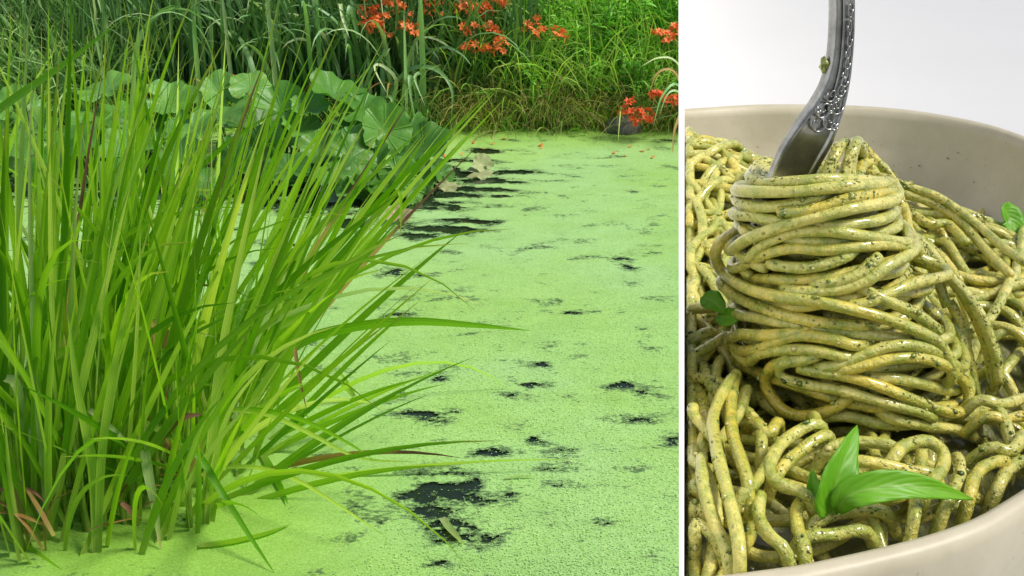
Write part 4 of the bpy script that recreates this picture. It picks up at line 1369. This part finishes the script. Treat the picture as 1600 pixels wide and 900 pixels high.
def flecks(root, key, n, name):
    items = NOOD[key]
    Vs, ts = [], []
    base = np.array([(1, 0, 0), (.3, .9, 0), (-.7, .6, 0), (-.9, -.3, 0), (-.1, -.9, 0), (.6, -.7, 0), (0, 0, .7), (0, 0, -.6)])
    F0 = np.array([(m, (m + 1) % 6, 6) for m in range(6)] + [((m + 1) % 6, m, 7) for m in range(6)])
    spots = [(m, rng.integers(1, len(items[m][0]) - 1)) for m in rng.integers(0, len(items), n // 14)]
    for q in range(n):
        if q % 3:
            m, k = spots[q % len(spots)]
            P, r = items[m]
            k = int(np.clip(k + rng.integers(-2, 3), 1, len(P) - 2))
        else:
            P, r = items[rng.integers(len(items))]
            k = rng.integers(1, len(P) - 1)
        T = P[k + 1] - P[k - 1]
        T /= np.linalg.norm(T)
        d = V3(rng.normal(0, 1), rng.normal(-.7, .8), rng.normal(.7, .8))
        d -= T * d.dot(T)
        d /= np.linalg.norm(d) + 1e-9
        s = rng.uniform(.0002, .0006) if rng.random() < .93 else rng.uniform(.0007, .0014)
        A = np.stack([T, np.cross(d, T), d], 0)
        b = base * rng.uniform(.6, 1.3, base.shape) * V3(s, s * .8, s * .7)
        Vs.append(P[k] + T * rng.uniform(-.0012, .0012) + d * r * rng.uniform(.93, 1.04) + b @ A)
        ts.append(np.full(8, rng.random()))
    F = (F0[None] + (np.arange(n) * 8)[:, None, None]).reshape(-1, 3)
    mesh(name, np.vstack(Vs), F, M['fleck'], root, kind='stuff', att=np.concatenate(ts))


flecks(nest, 'nest', 9000, 'pesto')
flecks(heap, 'heap', 9000, 'pesto')

# pesto smeared on the bowl's inner wall
V, ts = [], []
b8 = np.array([(1, 0, 0), (.3, .9, 0), (-.7, .6, 0), (-.9, -.3, 0), (-.1, -.9, 0), (.6, -.7, 0), (0, 0, .5), (0, 0, -.4)])
for q in range(60):
    k = rng.integers(4, len(RO) - 4)
    sc = .965 - .04 * rng.random() ** .6
    c = BC + (RO[k] - BC) * sc
    c[2] = bowl_floor(sc) + .0003
    s = rng.uniform(.0003, .0007)
    V.append(c + b8 * rng.uniform(.6, 1.4, b8.shape) * s)
    ts.append(np.full(8, rng.random() * .7))
F0 = np.array([(m, (m + 1) % 6, 6) for m in range(6)] + [((m + 1) % 6, m, 7) for m in range(6)])
mesh('pesto', np.vstack(V), (F0[None] + (np.arange(60) * 8)[:, None, None]).reshape(-1, 3), M['fleck'], bowl, kind='stuff', att=np.concatenate(ts))

# ------------------------------------------------------------------ fork
fk = thing('fork', 'ornate tarnished silver fork standing upright in the pasta twirl', 'fork', NTOP)
FW = [(1313, -330, .318, 44), (1314, -150, .316, 42), (1315, -30, .314, 40), (1315, 40, .313, 41), (1311, 95, .312, 43), (1303, 135, .311, 50), (1289, 172, .310, 64), (1270, 208, .309, 80), (1248, 246, .309, 86), (1228, 290, .310, 84), (1216, 330, .312, 78)]
CL = catmull([on_y(px, py, y) for px, py, y, w in FW], 60)
WD = np.interp(np.linspace(0, len(FW) - 1, 60), np.arange(len(FW)), [w for *_, w in FW]) / FPX * .31
T = np.gradient(CL, axis=0)
T /= np.linalg.norm(T, axis=1)[:, None]
toc = V3(.42, -.90, .20)                              # the face looks a little to the right, so that the left edge shows
SD = np.cross(T, toc)
SD /= np.linalg.norm(SD, axis=1)[:, None]
if SD[0][0] < 0:
    SD = -SD
NM = np.cross(SD, T)
if NM[0].dot(toc) < 0:
    NM = -NM
sec = [(-1, -.55), (-1, .35), (-.9, .75), (-.74, .8), (-.68, .45), (.0, .5), (.68, .45), (.74, .8), (.9, .75), (1, .35), (1, -.55), (.85, -.8), (-.85, -.8)]
TH = np.interp(np.linspace(0, 1, 60), [0, .4, .62, .8, 1], [.0019, .0019, .0021, .0017, .0014])
cup = np.interp(np.linspace(0, 1, 60), [0, .55, .78, 1], [0, 0, .22, .28])
V = []
for q in range(60):
    for (a, b) in sec:
        V.append(CL[q] + SD[q] * a * WD[q] / 2 + NM[q] * (b * TH[q] * (1.15 - .5 * cup[q]) + cup[q] * (a * a - .6) * WD[q] * .35))
k = len(sec)
F = [[q * k + m, q * k + (m + 1) % k, (q + 1) * k + (m + 1) % k, (q + 1) * k + m] for q in range(59) for m in range(k)]
F += [list(range(k))[::-1], [59 * k + m for m in range(k)]]
h = mesh('handle', np.array(V), F, M['steel'], fk)
bevel(h, .00025, 2)
# four tines below, buried in the twirl
for m in range(4):
    off = (m - 1.5) * .0040
    b = CL[-1] + SD[-1] * off
    V, F, uv = tube(catmull([b - T[-1] * .002, b + T[-1] * .016 + NM[-1] * -.002, b + V3(.004, .002, -.034)], 8), np.linspace(.0015, .0006, 8), 6)
    mesh('tine', V, F, M['steel'], fk)


def face_pt(s, a, lift=.0009):
    """A point on the fork's face: s along (0..1), a across (-1..1)."""
    f = s * 59
    q = min(int(f), 58)
    w = f - q
    g = lambda A: A[q] * (1 - w) + A[q + 1] * w
    return g(CL) + g(SD) * a * g(WD) / 2 + g(NM) * (g(TH) * .5 + lift + g(cup) * (a * a - .6) * g(WD) * .35)


def scroll(s0, a0, rad, turns, flip=1, r=.00032):
    pts = []
    for t in np.linspace(0, 1, 22):
        ang = flip * t * turns * 6.283 + (0 if flip > 0 else 3.14)
        rr = rad * (1 - .85 * t)
        pts.append(face_pt(s0 + rr * math.sin(ang) * .16, a0 + rr * math.cos(ang) * 1.6))
    V, F, uv = tube(pts, np.linspace(r, r * .6, 22), 6)
    return V, F


orn = [scroll(.505, .25, .20, 1.3), scroll(.535, -.25, .22, 1.3, -1), scroll(.565, .35, .26, 1.5), scroll(.60, -.3, .28, 1.5, -1), scroll(.625, .3, .28, 1.4), scroll(.655, -.05, .26, 1.2, -1), scroll(.47, .35, .18, 1.2), scroll(.44, .35, .16, 1.2, -1),
       scroll(.405, .35, .16, 1.2), scroll(.37, .35, .16, 1.2, -1), scroll(.335, .35, .16, 1.2), scroll(.30, .35, .15, 1.2, -1), scroll(.26, .35, .15, 1.2), scroll(.58, .0, .14, 1.0), scroll(.545, .1, .12, 1.0), scroll(.64, .62, .12, 1.), scroll(.61, -.66, .12, 1.)]
V, F, U = join(orn)
mesh('ornament', V, F, M['steel'], fk)
line = [face_pt(s, -.12, .0004) for s in np.linspace(0, .52, 40)]
V, F, uv = tube(line, .0004, 6)
mesh('ridge', V, F, M['steel'], fk)
# crumbs of pesto stuck to the fork's left edge
Vs, Fs = [], []
for q, (px, py, s) in enumerate(((1288, 98, .0011), (1287, 106, .0009), (1290, 112, .0006), (1229, 226, .0006), (1234, 219, .0005), (1250, 240, .0004), (1262, 232, .0004))):
    c = on_y(px, py, .3105)
    aa, bb = np.meshgrid(np.linspace(0, 6.283, 8, endpoint=False), np.linspace(.1, 3.04, 5))
    rr = s * (1 + .35 * rng.normal(0, 1, aa.shape))
    V = np.stack([np.cos(aa) * np.sin(bb) * rr, np.sin(aa) * np.sin(bb) * rr, np.cos(bb) * rr * 1.4], -1).reshape(-1, 3) + c
    Fs.append((V, [[i * 8 + j, (i + 1) * 8 + j, (i + 1) * 8 + (j + 1) % 8, i * 8 + (j + 1) % 8] for i in range(4) for j in range(8)]))
V, F, U = join(Fs)
mesh('pesto', V, F, M['fleck'], fk, att=np.full(len(V), .4), kind='stuff')


# ------------------------------------------------------------------ basil
def basil_leaf(root, spine, width, face, fold=.35, name='leaf', wave=.1):
    P = catmull(spine, 15)
    T = np.gradient(P, axis=0)
    T /= np.linalg.norm(T, axis=1)[:, None]
    sd = np.cross(T, np.asarray(face, float))
    sd /= np.linalg.norm(sd, axis=1)[:, None]
    nm = np.cross(sd, T)
    s = np.linspace(0, 1, 15)
    w = width / 2 * np.sin(np.pi * np.clip(s * .97 + .03, 0, 1) ** .75) ** .85
    V, U = [], []
    for q in range(15):
        for c in np.linspace(-1, 1, 9):
            lift = fold * w[q] * (abs(c) ** 1.3) + wave * w[q] * math.sin(q * 1.4 + (2 if c > 0 else 0)) * c * c
            V.append(P[q] + sd[q] * c * w[q] + nm[q] * lift)
            U.append((c * .5 + .5, s[q]))
    F = [[q * 9 + m, q * 9 + m + 1, (q + 1) * 9 + m + 1, (q + 1) * 9 + m] for q in range(14) for m in range(8)]
    o = mesh(name, np.array(V), F, M['basil'], root, np.array(U))
    md = o.modifiers.new('thickness', 'SOLIDIFY')
    md.thickness = .0003
    return o


bs = thing('basil_sprig', 'fresh bright basil sprig of two pointed leaves lying before the twirl', 'basil', on_y(1325, 775, .245))
basil_leaf(bs, [on_y(1296, 806, .236), on_y(1300, 775, .236), on_y(1318, 725, .240), on_y(1340, 664, .250)], .0105, (.35, -.9, .5), .3)
basil_leaf(bs, [on_y(1308, 800, .235), on_y(1330, 772, .234), (on_y(1400, 758, .236)), on_y(1460, 765, .238), on_y(1522, 780, .242)], .0075, (.0, -.75, .75), .3)
basil_leaf(bs, [on_y(1296, 806, .237), on_y(1276, 780, .24), on_y(1268, 732, .244)], .005, (-.3, -.9, .5), .3)
V, F, uv = tube(catmull([on_y(1294, 810, .237), on_y(1310, 790, .236), on_y(1325, 768, .237)], 8), .0007, 6)
mesh('stem', V, F, M['basil'], bs, np.full((len(V), 2), .5))
b2 = thing('basil_leaf', 'dark green torn basil leaf tucked beside the twirl at the left', 'basil', on_y(1130, 485, .33))
basil_leaf(b2, [on_y(1098, 462, .325), on_y(1115, 472, .322), on_y(1135, 490, .318)], .007, (.0, -.7, .7), .2)
basil_leaf(b2, [on_y(1120, 494, .32), on_y(1140, 495, .316), on_y(1165, 488, .314)], .006, (.1, -.8, .6), .2)
b3 = thing('basil_leaf', 'pale green basil leaf at the back right of the bowl', 'basil', on_y(1580, 350, .40))
basil_leaf(b3, [on_y(1566, 322, .40), on_y(1580, 345, .40), on_y(1605, 385, .39)], .010, (.0, -.6, .8), .2)
